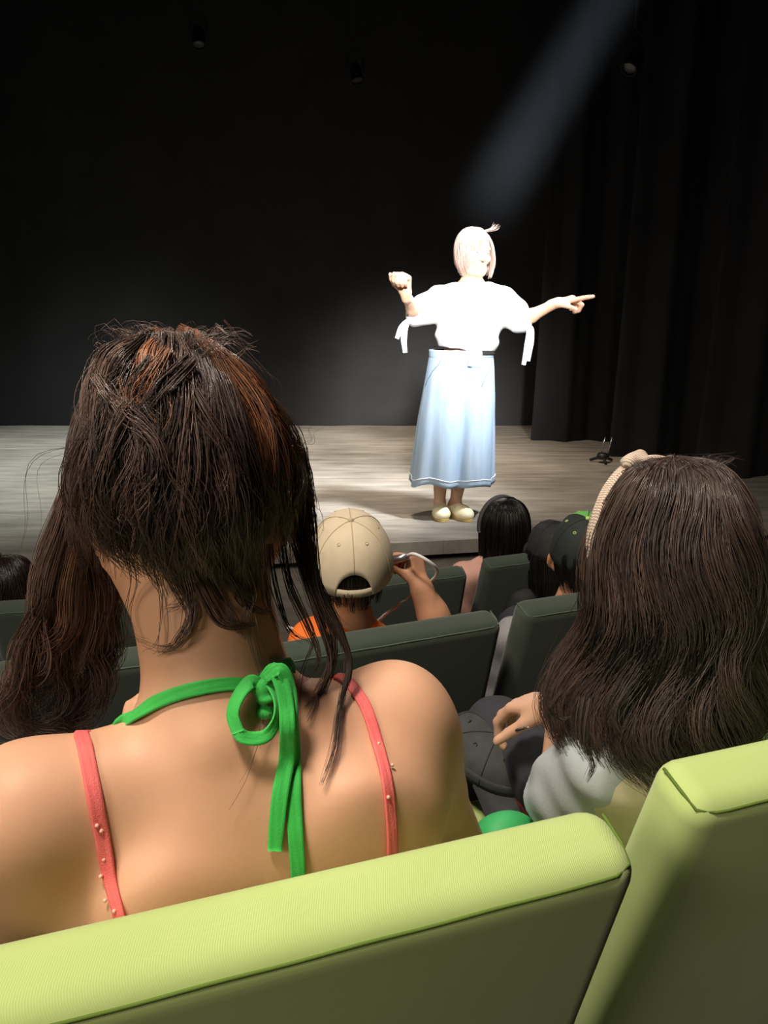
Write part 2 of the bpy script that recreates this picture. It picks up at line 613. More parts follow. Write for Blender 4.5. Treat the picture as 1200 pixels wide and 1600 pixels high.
M['white_cloth'] = simple('white_cotton', (0.80, 0.80, 0.80), 0.85, (0.86, 0.86, 0.86), 12, 0.15, 120)
M['cream_cloth'] = simple('cream_jersey', (0.74, 0.66, 0.44), 0.85, (0.80, 0.72, 0.50), 12, 0.15, 300)
M['pale_blue_cloth'] = simple('pale_blue_grey_jersey', (0.50, 0.56, 0.60), 0.85, (0.60, 0.65, 0.68), 14, 0.15, 300)
M['orange'] = simple('orange_jersey', (0.85, 0.17, 0.02), 0.8, (0.9, 0.2, 0.03), 20, 0.15, 300)
M['rose'] = simple('dusty_pink_cotton', (0.62, 0.33, 0.27), 0.85, (0.68, 0.38, 0.31), 18, 0.2, 200)
M['grey_cloth'] = simple('grey_jersey', (0.22, 0.22, 0.23), 0.85, (0.28, 0.28, 0.29), 18, 0.2, 200)
M['dark_cloth'] = simple('dark_trousers', (0.03, 0.03, 0.04), 0.9)
M['red'] = simple('dark_red_cloth', (0.26, 0.035, 0.04), 0.8)
M['beige'] = simple('beige_twill', (0.60, 0.50, 0.36), 0.9, (0.66, 0.56, 0.41), 30, 0.3, 600)
M['beige_seam'] = simple('beige_stitching', (0.48, 0.39, 0.27), 0.9)
M['black_cloth'] = simple('black_twill', (0.012, 0.013, 0.014), 0.8, (0.02, 0.021, 0.022), 40, 0.2, 600)
M['charcoal_cloth'] = simple('charcoal_twill', (0.035, 0.037, 0.038), 0.85, (0.05, 0.052, 0.053), 40, 0.3, 600)
M['navy_cap'] = simple('very_dark_green_twill', (0.008, 0.014, 0.013), 0.8, (0.012, 0.02, 0.018), 40, 0.2, 600)
M['cap_green'] = simple('grass_green_twill', (0.11, 0.38, 0.08), 0.8, (0.13, 0.43, 0.10), 40, 0.2, 600)
M['eyelet'] = simple('lime_thread', (0.42, 0.62, 0.12), 0.7)
M['white_cord'] = simple('white_cord', (0.75, 0.72, 0.72), 0.7)
M['silver'] = simple('brushed_silver', (0.45, 0.45, 0.47), 0.3, metal=0.9)
M['elastic'] = simple('black_elastic', (0.010, 0.009, 0.009), 0.7)
M['band_grey'] = simple('grey_headband_cloth', (0.07, 0.065, 0.07), 0.8)
M['bag_green'] = simple('bright_green_fabric', (0.04, 0.40, 0.12), 0.6, (0.05, 0.46, 0.14), 12)
M['eye'] = simple('eyeball', (0.75, 0.73, 0.70), 0.2)
M['iris'] = simple('iris', (0.05, 0.03, 0.02), 0.2)
M['shoe'] = simple('cream_leather', (0.86, 0.76, 0.50), 0.6, (0.9, 0.84, 0.62), 30)
M['sole'] = simple('straw_sole', (0.55, 0.40, 0.13), 0.8)
M['velvet'] = simple('black_stage_velvet', (0.019, 0.019, 0.021), 0.95, (0.025, 0.025, 0.027), 3, 0.3, 300, spec=0.1)
M['backdrop'] = simple('lit_backdrop_velvet', (0.034, 0.034, 0.035), 0.95, (0.042, 0.042, 0.043), 3, 0.3, 300, spec=0.1)  # lighter copy of the velvet, stage light spill put into its colour
M['wall'] = simple('black_painted_wall', (0.012, 0.012, 0.013), 0.9, spec=0.1)
M['carpet'] = simple('dark_carpet', (0.02, 0.02, 0.022), 0.95, (0.03, 0.03, 0.032), 200, 0.4, 400)
M['fascia'] = simple('stage_fascia', (0.20, 0.175, 0.15), 0.7, (0.26, 0.23, 0.20), 6, stretch=(1, 1, 6))
M['lens'] = simple('dark_lens', (0.05, 0.05, 0.055), 0.25)
M['black_matt'] = simple('black_matt', (0.006, 0.006, 0.006), 0.9)


def striped(name, c1, c2, scale):
    m, n, b = nt(name)
    b.inputs['Roughness'].default_value = 0.8
    tc = node(n, 'ShaderNodeTexCoord')
    wv = node(n, 'ShaderNodeTexWave')
    wv.bands_direction = 'DIAGONAL'
    wv.inputs['Scale'].default_value = scale
    wv.inputs['Distortion'].default_value = 0.6
    n.links.new(tc.outputs['Object'], wv.inputs['Vector'])
    rp = node(n, 'ShaderNodeValToRGB')
    rp.color_ramp.elements[0].color = (*c1, 1); rp.color_ramp.elements[1].color = (*c2, 1)
    rp.color_ramp.elements[0].position = 0.25; rp.color_ramp.elements[1].position = 0.45
    n.links.new(wv.outputs['Fac'], rp.inputs['Fac'])
    n.links.new(rp.outputs['Color'], b.inputs['Base Color'])
    return m


M['stripe'] = striped('cream_striped_cloth', (0.36, 0.24, 0.18), (0.72, 0.62, 0.52), 110)


def floor_mat():
    m, n, b = nt('scuffed_stage_boards')
    b.inputs['Roughness'].default_value = 0.62
    b.inputs['Specular IOR Level'].default_value = 0.3
    tc = node(n, 'ShaderNodeTexCoord')
    mp = node(n, 'ShaderNodeMapping')
    mp.inputs['Scale'].default_value = (0.9, 5.5, 1)
    n.links.new(tc.outputs['Object'], mp.inputs['Vector'])
    n1 = node(n, 'ShaderNodeTexNoise'); n1.inputs['Scale'].default_value = 2.2; n1.inputs['Detail'].default_value = 8; n1.inputs['Roughness'].default_value = 0.62
    n.links.new(mp.outputs['Vector'], n1.inputs['Vector'])
    n2 = node(n, 'ShaderNodeTexNoise'); n2.inputs['Scale'].default_value = 0.9; n2.inputs['Detail'].default_value = 5
    n.links.new(tc.outputs['Object'], n2.inputs['Vector'])
    rp = node(n, 'ShaderNodeValToRGB')
    e = rp.color_ramp.elements
    e[0].position = 0.34; e[0].color = (0.15, 0.135, 0.115, 1)
    e[1].position = 0.64; e[1].color = (0.42, 0.38, 0.33, 1)
    x = e.new(0.5); x.color = (0.29, 0.265, 0.23, 1)
    mx = node(n, 'ShaderNodeMath', operation='MULTIPLY_ADD')
    mx.inputs[1].default_value = 0.6
    n.links.new(n1.outputs['Fac'], mx.inputs[0])
    ml = node(n, 'ShaderNodeMath', operation='MULTIPLY'); ml.inputs[1].default_value = 0.4
    n.links.new(n2.outputs['Fac'], ml.inputs[0])
    n.links.new(ml.outputs[0], mx.inputs[2])
    n.links.new(mx.outputs[0], rp.inputs['Fac'])
    n.links.new(rp.outputs['Color'], b.inputs['Base Color'])
    bp = node(n, 'ShaderNodeBump'); bp.inputs['Strength'].default_value = 0.15; bp.inputs['Distance'].default_value = 0.004
    n.links.new(n1.outputs['Fac'], bp.inputs['Height'])
    n.links.new(bp.outputs['Normal'], b.inputs['Normal'])
    return m


M['boards'] = floor_mat()

# ------------------------------------------------------------------ the hall
XL, XR, YB, YF, ZT, ZB = -6.0, 6.0, 8.6, -4.0, 5.6, -0.95
for nm, bb in (('wall_back', (XL, XR, YB, YB + 0.15, ZB, ZT)), ('wall_front', (XL, XR, YF - 0.15, YF, ZB, ZT)),
               ('wall_left', (XL - 0.15, XL, YF - 0.15, YB + 0.15, ZB, ZT)), ('wall_right', (XR, XR + 0.15, YF - 0.15, YB + 0.15, ZB, ZT)),
               ('ceiling', (XL - 0.15, XR + 0.15, YF - 0.15, YB + 0.15, ZT, ZT + 0.15)),
               ('floor', (XL - 0.15, XR + 0.15, YF - 0.15, YB + 0.15, ZB - 0.15, ZB))):
    tag(MB().box(*bb).build(nm, M['wall'] if nm != 'floor' else M['carpet']), kind='structure')

# stage: deck panels with open joints on a recessed front
EY = math.radians(10.7)
ea, eb = Vector((0.27, 3.86)), Vector((math.cos(EY), math.sin(EY)))


def edge_y(x):
    return ea.y + (x - ea.x) * eb.y / eb.x


stage = tag(empty('floor_stage', (0, 6, 0)), kind='structure')
ys = [5.03 + 0.58 * k for k in range(-5, 7)]
xs = [XL, XR]
G = 0.0022
for j in range(len(ys) - 1):
    for i in range(len(xs) - 1):
        y0, y1 = ys[j] + G, min(ys[j + 1], YB) - G
        x0, x1 = xs[i] + G, xs[i + 1] - G
        src = [(x0, y0), (x1, y0), (x1, y1), (x0, y1)]
        poly = []
        for k in range(4):                      # cut away what lies in front of the stage edge
            a, b = src[k], src[(k + 1) % 4]
            da, db = a[1] - edge_y(a[0]), b[1] - edge_y(b[0])
            if da >= 0: poly.append(a)
            if da * db < 0:
                t = da / (da - db)
                poly.append((a[0] + (b[0] - a[0]) * t, a[1] + (b[1] - a[1]) * t))
        if len(poly) < 3 or y1 - y0 <= 0.01:
            continue
        dz = 0.0012 * random.uniform(-1, 0)
        n = len(poly)
        v = [(x, y, dz) for x, y in poly] + [(x, y, -0.075) for x, y in poly]
        f = [tuple(range(n)), tuple(range(n, 2 * n))[::-1]] + [(k, n + k, n + (k + 1) % n, (k + 1) % n) for k in range(n)]
        mesh_obj('deck_panel', v, f, M['boards'], stage, smooth=False)


def along_edge(nm, off0, off1, z0, z1, mat):
    v = []
    for z in (z0, z1):
        for (x, off) in ((XL, off0), (XR, off0), (XR, off1), (XL, off1)):
            v.append((x, edge_y(x) + off, z))
    f = [(3, 2, 1, 0), (4, 5, 6, 7), (0, 1, 5, 4), (1, 2, 6, 5), (2, 3, 7, 6), (3, 0, 4, 7)]
    return mesh_obj(nm, v, f, mat, stage, smooth=False)


along_edge('deck_frame', 0.06, 0.45, -0.14, -0.077, M['black_matt'])
along_edge('fascia_panel', 0.02, 0.06, ZB, -0.115, M['fascia'])

# auditorium terraces, stepping down to the stage (row 1 is the lime one)
RY = math.radians(18.5)
RDIR, RNRM = Vector((math.cos(RY), math.sin(RY), 0)), Vector((-math.sin(RY), math.cos(RY), 0))
FL = {0: 0.10, 1: -0.115, 2: -0.365, 3: -0.545}
base = Vector((-0.047, 0.50, 0))


def terrace(n0, n1, z):
    v = []
    for zz in (ZB, z):
        for (a, b) in ((-5.5, n0), (5.2, n0), (5.2, n1), (-5.5, n1)):
            p = base + RDIR * a + RNRM * b
            v.append((max(XL, min(XR, p.x)), max(YF, min(p.y, edge_y(p.x) + 0.02)), zz))
    f = [(3, 2, 1, 0), (4, 5, 6, 7), (0, 1, 5, 4), (1, 2, 6, 5), (2, 3, 7, 6), (3, 0, 4, 7)]
    return tag(mesh_obj('floor_terrace', v, f, M['carpet'], None, smooth=False), kind='structure')


terrace(-4.6, 0.02, FL[0])
terrace(0.02, 1.02, FL[1])
terrace(1.02, 1.92, FL[2])
terrace(1.92, 5.2, FL[3])


# ------------------------------------------------------------------ stage curtains and hardware
def curtain(name, x0, x1, y, h, amp, wl, label, seed, z0=0.005, flare=0.0, mat='velvet'):
    rg = np.random.default_rng(seed)
    nx, nz = max(60, int((x1 - x0) / wl * 14)), 14
    u = np.linspace(0, 1, nx)
    X = x0 + (x1 - x0) * u
    ph = np.cumsum(rg.uniform(0.7, 1.3, nx)) * 2 * np.pi * (x1 - x0) / wl / nx
    off = amp * (np.sin(ph) + 0.35 * np.sin(2.3 * ph + 1))
    V = []
    for side in (0, 1):
        for k in range(nz):
            w = k / (nz - 1)
            for i in range(nx):
                a = off[i] * (1.0 - 0.35 * w)
                xx = X[i] - flare * (1 - w) ** 3 * math.exp(-(X[i] - x0) / 0.25)
                V.append((xx, y + a + side * 0.012, z0 + w * h))
    V = np.array(V)
    F = []
    N = nx * nz
    for k in range(nz - 1):
        for i in range(nx - 1):
            a = k * nx + i
            F.append((a, a + 1, a + nx + 1, a + nx))
            F.append((N + a, N + a + nx, N + a + nx + 1, N + a + 1))
    for k in range(nz - 1):
        a = k * nx
        F.append((a, a + nx, N + a + nx, N + a))
        a = k * nx + nx - 1
        F.append((a, N + a, N + a + nx, a + nx))
    return tag(mesh_obj(name, V, np.array(F), M[mat]), label, 'curtain')


curtain('backdrop_curtain', -5.8, 4.0, 8.15, 5.4, 0.012, 0.9, 'wide black backdrop curtain closing the rear of the stage', 3, mat='backdrop')
curtain('stage_curtain', 1.44, 3.4, 7.12, 5.4, 0.05, 0.42, 'black side curtain leg farthest back, just right of the pointing hand', 4, flare=0.06)
curtain('stage_curtain', 1.92, 3.9, 6.26, 5.4, 0.06, 0.45, 'middle black side curtain leg beside the small floor stand', 5, flare=0.05)
curtain('stage_curtain', 2.33, 4.6, 5.50, 5.4, 0.06, 0.45, 'nearest black side curtain leg at the right edge above the wavy dark hair', 6, flare=0.05)

# small floor stand at the foot of the middle leg
fs = P(942, 712, 6.05)
st = tag(empty('floor_stand', (fs.x, fs.y, 0)), 'small black floor stand with two thin upright metal rods at the curtain foot', 'stand')
mb = MB()
for k in range(3):
    a = 0.5 + k * 2.1
    mb.tube([(fs.x, fs.y, 0.05), (fs.x + 0.10 * math.cos(a), fs.y + 0.10 * math.sin(a), 0.012)], 0.011, 8)
mb.build('tripod_foot', M['black_metal'], st)
MB().lathe([(0.0, 0.03), (0.045, 0.03), (0.05, 0.05), (0.04, 0.075), (0.0, 0.075)], 16, (fs.x, fs.y, 0)).build('weight', M['black_metal'], st, True)
for dx in (-0.02, 0.035):
    MB().tube([(fs.x + dx, fs.y, 0.06), (fs.x + dx + 0.035, fs.y + 0.02, 0.20)], 0.005, 8).build('rod', M['silver'], st, True)


# lamps on the overhead batten, almost lost in the dark
def lantern(px, py, y, aim, label):
    p = P(px, py, y)
    root = tag(empty('stage_lantern', p), label, 'stage light', 'lanterns hanging in the dark')
    d = Vector(aim).normalized()
    q = d.to_track_quat('Z', 'Y').to_matrix().to_4x4()
    m = Matrix.Translation(p) @ q @ Matrix.Scale(0.62, 4)
    MB().lathe([(0.0, -0.13), (0.06, -0.13), (0.085, -0.06), (0.085, 0.10), (0.095, 0.10), (0.095, 0.13), (0.08, 0.13)], 20).moved(m).build('housing', M['black_matt'], root, True)
    MB().lathe([(0.0, 0.115), (0.04, 0.112), (0.079, 0.10)], 20).moved(m).build('lens', M['lens'], root, True)
    MB().tube([p + Vector((-0.065, 0, 0)), p + Vector((-0.07, 0, 0.12)), p + Vector((0, 0, 0.2)), p + Vector((0.07, 0, 0.12)), p + Vector((0.065, 0, 0))], 0.007, 8).build('yoke', M['black_matt'], root, True)
    MB().tube([p + Vector((0, 0, 0.2)), Vector((p.x, p.y, ZT))], 0.014, 8).build('hanging_rod', M['black_matt'], root, True)


lantern(310, 58, 7.3, (0.1, -0.4, -1), 'dark stage lantern hanging upper left above the brown haired head')
lantern(556, 114, 7.6, (0.2, -0.3, -1), 'dark stage lantern near the middle of the backdrop')
lantern(990, 95, 5.9, (-0.6, -0.5, -1), 'dark stage lantern upper right beside the light beam')

# haze cone whose density and bluish colour are shaped to draw the key spotlight's beam
ax = Vector((0.45, 4.40, 1.55)) - KEY
HL = ax.length
hz = ax.to_track_quat('Z', 'Y')
NH = 28
hv, hf = [], []
for (t, r) in ((0.15, 0.10), (HL * 0.5, 0.22), (HL, 0.36)):
    for k in range(NH):
        a = 2 * math.pi * k / NH
        hv.append((r * math.cos(a), r * math.sin(a), t))
for i in range(2):
    for k in range(NH):
        hf.append((i * NH + k, i * NH + (k + 1) % NH, (i + 1) * NH + (k + 1) % NH, (i + 1) * NH + k))
hf += [tuple(range(NH))[::-1], tuple(2 * NH + k for k in range(NH))]
hm = bpy.data.materials.new('beam_haze')
hm.use_nodes = True
hn = hm.node_tree
hn.nodes.remove(hn.nodes['Principled BSDF'])
tc = node(hn, 'ShaderNodeTexCoord')
sx = node(hn, 'ShaderNodeSeparateXYZ')
hn.links.new(tc.outputs['Object'], sx.inputs[0])
cv = node(hn, 'ShaderNodeCombineXYZ')
hn.links.new(sx.outputs['X'], cv.inputs['X']); hn.links.new(sx.outputs['Y'], cv.inputs['Y'])
ln = node(hn, 'ShaderNodeVectorMath', operation='LENGTH')
hn.links.new(cv.outputs[0], ln.inputs[0])
wd_ = node(hn, 'ShaderNodeMath', operation='MULTIPLY_ADD'); wd_.inputs[1].default_value = 0.066; wd_.inputs[2].default_value = 0.015
hn.links.new(sx.outputs['Z'], wd_.inputs[0])
dv = node(hn, 'ShaderNodeMath', operation='DIVIDE')
hn.links.new(ln.outputs['Value'], dv.inputs[0]); hn.links.new(wd_.outputs[0], dv.inputs[1])
m1 = node(hn, 'ShaderNodeMapRange', interpolation_type='SMOOTHSTEP')
m1.inputs['From Min'].default_value = 0.1; m1.inputs['From Max'].default_value = 1.0; m1.inputs['To Min'].default_value = 1.0; m1.inputs['To Max'].default_value = 0.0
hn.links.new(dv.outputs[0], m1.inputs['Value'])
m2 = node(hn, 'ShaderNodeMapRange', interpolation_type='SMOOTHSTEP')
m2.inputs['From Min'].default_value = HL * 0.86; m2.inputs['From Max'].default_value = HL; m2.inputs['To Min'].default_value = 1.0; m2.inputs['To Max'].default_value = 0.0
hn.links.new(sx.outputs['Z'], m2.inputs['Value'])
mm = node(hn, 'ShaderNodeMath', operation='MULTIPLY')
hn.links.new(m1.outputs['Result'], mm.inputs[0]); hn.links.new(m2.outputs['Result'], mm.inputs[1])
md_ = node(hn, 'ShaderNodeMath', operation='MULTIPLY'); md_.inputs[1].default_value = 0.0058
sq = node(hn, 'ShaderNodeMath', operation='POWER'); sq.inputs[1].default_value = 2.0
hn.links.new(sx.outputs['Z'], sq.inputs[0])
mq = node(hn, 'ShaderNodeMath', operation='MULTIPLY')
hn.links.new(mm.outputs[0], mq.inputs[0]); hn.links.new(sq.outputs[0], mq.inputs[1])
hn.links.new(mq.outputs[0], md_.inputs[0])
vs = node(hn, 'ShaderNodeVolumeScatter')
vs.inputs['Color'].default_value = (0.72, 0.83, 1.0, 1)
hn.links.new(md_.outputs[0], vs.inputs['Density'])
hn.links.new(vs.outputs['Volume'], hn.nodes['Material Output'].inputs['Volume'])
hzo = tag(mesh_obj('haze', hv, hf, hm), 'thin bluish haze shaped as the slanting spotlight beam above the performer', 'haze', kind='stuff')
hzo.location = KEY
hzo.rotation_euler = hz.to_euler()


# ------------------------------------------------------------------ seats
def rounded_block(x0, x1, y0, y1, z0, z1, r, crown=0.0, n=5):
    """a cushion: box with rounded edges, slightly crowned top"""
    v = []
    import itertools
    import bmesh
    bm = bmesh.new()
    bmesh.ops.create_cube(bm, size=1.0)
    for q in bm.verts:
        q.co = Vector(((x0 + x1) / 2 + q.co.x * (x1 - x0), (y0 + y1) / 2 + q.co.y * (y1 - y0), (z0 + z1) / 2 + q.co.z * (z1 - z0)))
    bmesh.ops.bevel(bm, geom=list(bm.edges), offset=r, segments=n, profile=0.5, affect='EDGES')
    V = [q.co.copy() for q in bm.verts]
    bm.verts.ensure_lookup_table()
    F = [tuple(w.index for w in f.verts) for f in bm.faces]
    bm.free()
    return V, F


LEAN = math.radians(17)
SEAT_H = 0.85
SEAT_MESH = {}


def seat_meshes(kind):
    if kind in SEAT_MESH:
        return SEAT_MESH[kind]
    W, T = 0.26, 0.070
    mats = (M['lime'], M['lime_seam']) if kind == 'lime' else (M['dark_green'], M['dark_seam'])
    R = Matrix.Translation((0, 0, SEAT_H)) @ Matrix.Rotation(LEAN, 4, 'X')   # local: z up along the back, top at 0
    L = 0.60
    V, F = rounded_block(-W, W, -0.0, T, -L, 0.0, 0.026, n=6)
    out = []
    V2 = []
    for p in V:
        c = max(0.0, 1 - (p.x / W) ** 2)
        q = Vector((p.x * (1 + 0.04 * (-p.z / L)), p.y + 0.012 * (c if p.y > T * 0.6 else 0), p.z))
        V2.append(R @ q)
    me = MB().add(V2, F)
    out.append(('backrest', me, mats[0], True))
    # piping that runs round the rear edge of the top strip and down over the side
    m = MB()
    sg = lambda x: x * (1 + 0.0007)
    pts = [(-W + 0.0070, T - 0.012, -0.0070), (-W + 0.0070, 0.030, -0.0070), (-W + 0.0100, 0.0125, -0.0100), (-W + 0.026, 0.0058, -0.0100)]
    pts += [(x, 0.0052, -0.0100 + 0.0005 * math.sin(60 * x)) for x in np.linspace(-W + 0.04, W - 0.04, 30)]
    pts += [(-a, b, c) for a, b, c in pts[:4][::-1]]
    m.tube([R @ Vector(p) for p in pts], 0.0016, 6)
    out.append(('seam', m, mats[1], True))
    # seat pan
    V, F = rounded_block(-W + 0.01, W - 0.01, 0.21, 0.64, 0.335, 0.435, 0.035)
    out.append(('seat_cushion', MB().add(V, F), mats[0], True))
    m = MB()
    m.box(-W + 0.03, W - 0.03, 0.25, 0.60, 0.31, 0.338)
    m.box(-0.05, 0.05, 0.30, 0.42, 0.02, 0.312)
    m.box(-0.16, 0.16, 0.24, 0.48, 0.0, 0.022)
    out.append(('pedestal', m, M['black_metal'], False))
    SEAT_MESH[kind] = [(nm, mm.build(nm, mt, None, sm), mt) for nm, mm, mt, sm in out]
    return SEAT_MESH[kind]


SEAT_USED = set()


def seat(kind, cx, cy, ztop, yaw, label, group):
    """cx, cy: middle of the top strip's front edge"""
    th = math.radians(yaw)
    back = 0.07
    ox, oy = cx + math.sin(th) * back, cy - math.cos(th) * back
    root = tag(empty('theatre_seat', (ox, oy, ztop - SEAT_H), th), label, 'seat', group)
    for nm, ob, mt in seat_meshes(kind):
        if kind in SEAT_USED:
            c = ob.copy()
            COL.objects.link(c)
        else:
            c = ob
        c.parent = root
    SEAT_USED.add(kind)
    return root


def seat_frame(root):
    th = root.rotation_euler[2]
    r = Vector((math.cos(th), math.sin(th), 0))
    f = Vector((-math.sin(th), math.cos(th), 0))
    o = Vector(root.location)
    return lambda x, y, z: o + r * x + f * y + Vector((0, 0, z)), r, f


Z1, Z2, Z3 = ZC - 0.42, ZC - 0.67, ZC - 0.85
s1a = seat('lime', -0.059, 0.496, Z1, 18.5, 'lime green seat directly in front, behind the bare backed girl', 'lime green seats')
s1b = seat('lime', 0.496, 0.724, Z1, 18.5, 'lime green seat at the lower right corner behind the wavy haired girl', 'lime green seats')
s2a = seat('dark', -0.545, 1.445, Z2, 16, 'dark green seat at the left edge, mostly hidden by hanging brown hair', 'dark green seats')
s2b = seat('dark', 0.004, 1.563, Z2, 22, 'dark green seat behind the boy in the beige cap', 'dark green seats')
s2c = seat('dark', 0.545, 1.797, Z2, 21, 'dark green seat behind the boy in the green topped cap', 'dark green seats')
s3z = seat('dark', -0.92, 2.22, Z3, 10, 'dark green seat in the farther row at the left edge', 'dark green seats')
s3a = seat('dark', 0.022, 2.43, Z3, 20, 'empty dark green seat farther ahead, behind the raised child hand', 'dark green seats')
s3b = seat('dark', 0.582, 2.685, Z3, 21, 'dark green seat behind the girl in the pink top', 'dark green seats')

# ------------------------------------------------------------------ people
def bounds(pts, pad):
    a = np.array([tuple(p) for p in pts])
    return a.min(0) - pad, a.max(0) + pad


def body(J, sc, vox, arms=True, legs=True, hands=None, face=True, ears=True, inf=0.0, extra=None, head=True, torso=True, headsc=None, trap=0.042):
    pts = [v for k, v in J.items() if isinstance(v, Vector) and k not in ('hf', 'hu')]
    lo, hi = bounds(pts, 0.19)
    s = SDF(lo, hi, vox)
    r = (J['shR'] - J['shL']).normalized()
    mid = (J['shL'] + J['shR']) / 2
    u = (mid - J['pelvis']).normalized()
    r = (r - u * r.dot(u)).normalized()
    f = u.cross(r)
    M3 = rotm(r, f, u)
    if torso:
        sw = (J['shR'] - J['shL']).length / 2
        s.ell(J['pelvis'], (0.155 * sc + inf, 0.105 * sc + inf, 0.10 * sc + inf), M3, k=0.0)
        ab = J.get('waist', J['pelvis'] * 0.55 + J['chest'] * 0.45)
        s.ell(ab, (0.125 * sc + inf, 0.088 * sc + inf, 0.13 * sc + inf), M3, k=0.05 * sc)
        s.ell(J['chest'], (0.140 * sc + inf, 0.098 * sc + inf, 0.155 * sc + inf), M3, k=0.05 * sc)
        s.cap(J['shL'], J['shR'], 0.048 * sc + inf, k=0.05 * sc)
        for q in ('shL', 'shR'):
            s.cap(J['neck'], J[q], trap * sc + inf * 0.6, 0.040 * sc + inf * 0.6, k=0.04 * sc)
    if head:
        hs = headsc or sc
        hr, hf, hu = frame(J['hf'], J['hu'])
        s.cap(J['neck'], J['head'] - hu * 0.05 * hs - hf * 0.012 * hs, 0.054 * sc, 0.050 * sc, k=0.03 * sc)
        h = SDF(lo, hi, vox) if False else s
        head_sdf(s, J['head'], J['hf'], J['hu'], hs, face, ears)
    if arms:
        for q in 'LR':
            s.cap(J['sh' + q], J['sh' + q] * 0.6 + J['el' + q] * 0.4, 0.050 * sc + inf, 0.043 * sc + inf, k=0.03 * sc)
            s.cap(J['sh' + q] * 0.6 + J['el' + q] * 0.4, J['el' + q], 0.043 * sc + inf, 0.036 * sc + inf, k=0.02 * sc)
            m = J['el' + q] * 0.7 + J['wr' + q] * 0.3
            s.cap(J['el' + q], m, 0.036 * sc, 0.037 * sc, k=0.02 * sc)
            s.cap(m, J['wr' + q], 0.037 * sc, 0.024 * sc, k=0.02 * sc)
    if legs:
        for q in 'LR':
            s.cap(J['hip' + q], J['kn' + q], 0.080 * sc + inf, 0.054 * sc + inf, k=0.04 * sc)
            m = J['kn' + q] * 0.7 + J['an' + q] * 0.3
            s.cap(J['kn' + q], m, 0.052 * sc, 0.053 * sc, k=0.02 * sc)
            s.cap(m, J['an' + q], 0.053 * sc, 0.034 * sc, k=0.02 * sc)
            fd = J.get('foot' + q, Vector((f.x, f.y, 0)).normalized())
            s.cap(J['an' + q] - Vector((0, 0, 0.03 * sc)) - fd * 0.03 * sc, J['an' + q] - Vector((0, 0, 0.045 * sc)) + fd * 0.14 * sc, 0.034 * sc, 0.026 * sc, k=0.03 * sc)
    if hands:
        for h in hands:
            hand_sdf(s, **h)
    if extra:
        extra(s, r, f, u)
    return s, (r, f, u)


def garment(J, sc, vox, inf, torso=True, sleeves=0.0, legs=0.0, neckcut=0.02, extra=None, wr=0.004, freq=40.0, bottom=None):
    """cloth round the trunk; sleeves / legs: share of the upper arm / thigh (above 1: also the forearm / shank) that is covered"""
    pts = [v for k, v in J.items() if isinstance(v, Vector) and k not in ('hf', 'hu', 'head')]
    lo, hi = bounds(pts, 0.16)
    s = SDF(lo, hi, vox)
    r = (J['shR'] - J['shL']).normalized()
    mid = (J['shL'] + J['shR']) / 2
    u = (mid - J['pelvis']).normalized()
    r = (r - u * r.dot(u)).normalized()
    f = u.cross(r)
    M3 = rotm(r, f, u)
    if torso:
        s.ell(J['pelvis'] + u * 0.03 * sc, (0.155 * sc + inf, 0.105 * sc + inf, 0.09 * sc + inf), M3, k=0.0)
        ab = J.get('waist', J['pelvis'] * 0.55 + J['chest'] * 0.45)
        s.ell(ab, (0.130 * sc + inf, 0.092 * sc + inf, 0.14 * sc + inf), M3, k=0.05 * sc)
        s.ell(J['chest'], (0.140 * sc + inf, 0.098 * sc + inf, 0.155 * sc + inf), M3, k=0.05 * sc)
        s.cap(J['shL'], J['shR'], 0.048 * sc + inf, k=0.05 * sc)
        for q in ('shL', 'shR'):
            s.cap(J['neck'] - u * 0.02 * sc, J[q], 0.042 * sc + inf * 0.5, 0.040 * sc + inf * 0.6, k=0.04 * sc)
    for q in 'LR':
        if sleeves > 0:
            a = min(1, sleeves)
            e = J['sh' + q].lerp(J['el' + q], a)
            s.cap(J['sh' + q], e, 0.052 * sc + inf, 0.046 * sc + inf, k=0.03 * sc)
            if sleeves > 1:
                s.cap(J['el' + q], J['el' + q].lerp(J['wr' + q], sleeves - 1), 0.046 * sc + inf, 0.03 * sc + inf, k=0.02 * sc)
        if legs > 0:
            e = J['hip' + q].lerp(J['kn' + q], min(1, legs))
            s.cap(J['hip' + q], e, 0.086 * sc + inf, 0.064 * sc + inf, k=0.03 * sc)
            if legs > 1:
                s.cap(J['kn' + q], J['kn' + q].lerp(J['an' + q], legs - 1), 0.062 * sc + inf, 0.045 * sc + inf, k=0.02 * sc)
    if extra: extra(s, r, f, u)
    if neckcut:
        s.cap(J['neck'] + u * 0.0 * sc, J['neck'] + u * 0.14 * sc, 0.055 * sc + neckcut, 0.075 * sc + neckcut, k=0.01, sub=True)
    if wr:
        s.wrinkle(lambda X, Y, Z: wr * np.sin(freq * (X * 0.8 + 0.35 * Z) + 3 * np.sin(14 * Z + 9 * Y)) * np.sin(freq * 0.7 * (Z + 0.5 * Y) + 2 * np.sin(17 * X)))
    return s


def ball(c, r, name, mat, parent, n=12):
    return MB().lathe([(r * math.sin(math.pi * k / n), -r * math.cos(math.pi * k / n)) for k in range(n + 1)], 16, tuple(c)).build(name, mat, parent, True)


def eyes(J, sc, parent):
    r, f, u = frame(J['hf'], J['hu'])
    for sd in (-1, 1):
        c = J['head'] + (r * 0.031 * sd + f * 0.0815 - u * 0.003) * sc
        e = ball(c, 0.0098 * sc, 'eye', M['eye'], parent)
        ball(c + f * 0.0062 * sc, 0.0050 * sc, 'iris', M['iris'], e)


def fill_joints(J):
    J['neck'] = J.get('neck', (J['shL'] + J['shR']) / 2 + Vector((0, 0, 0.05)))
    return J


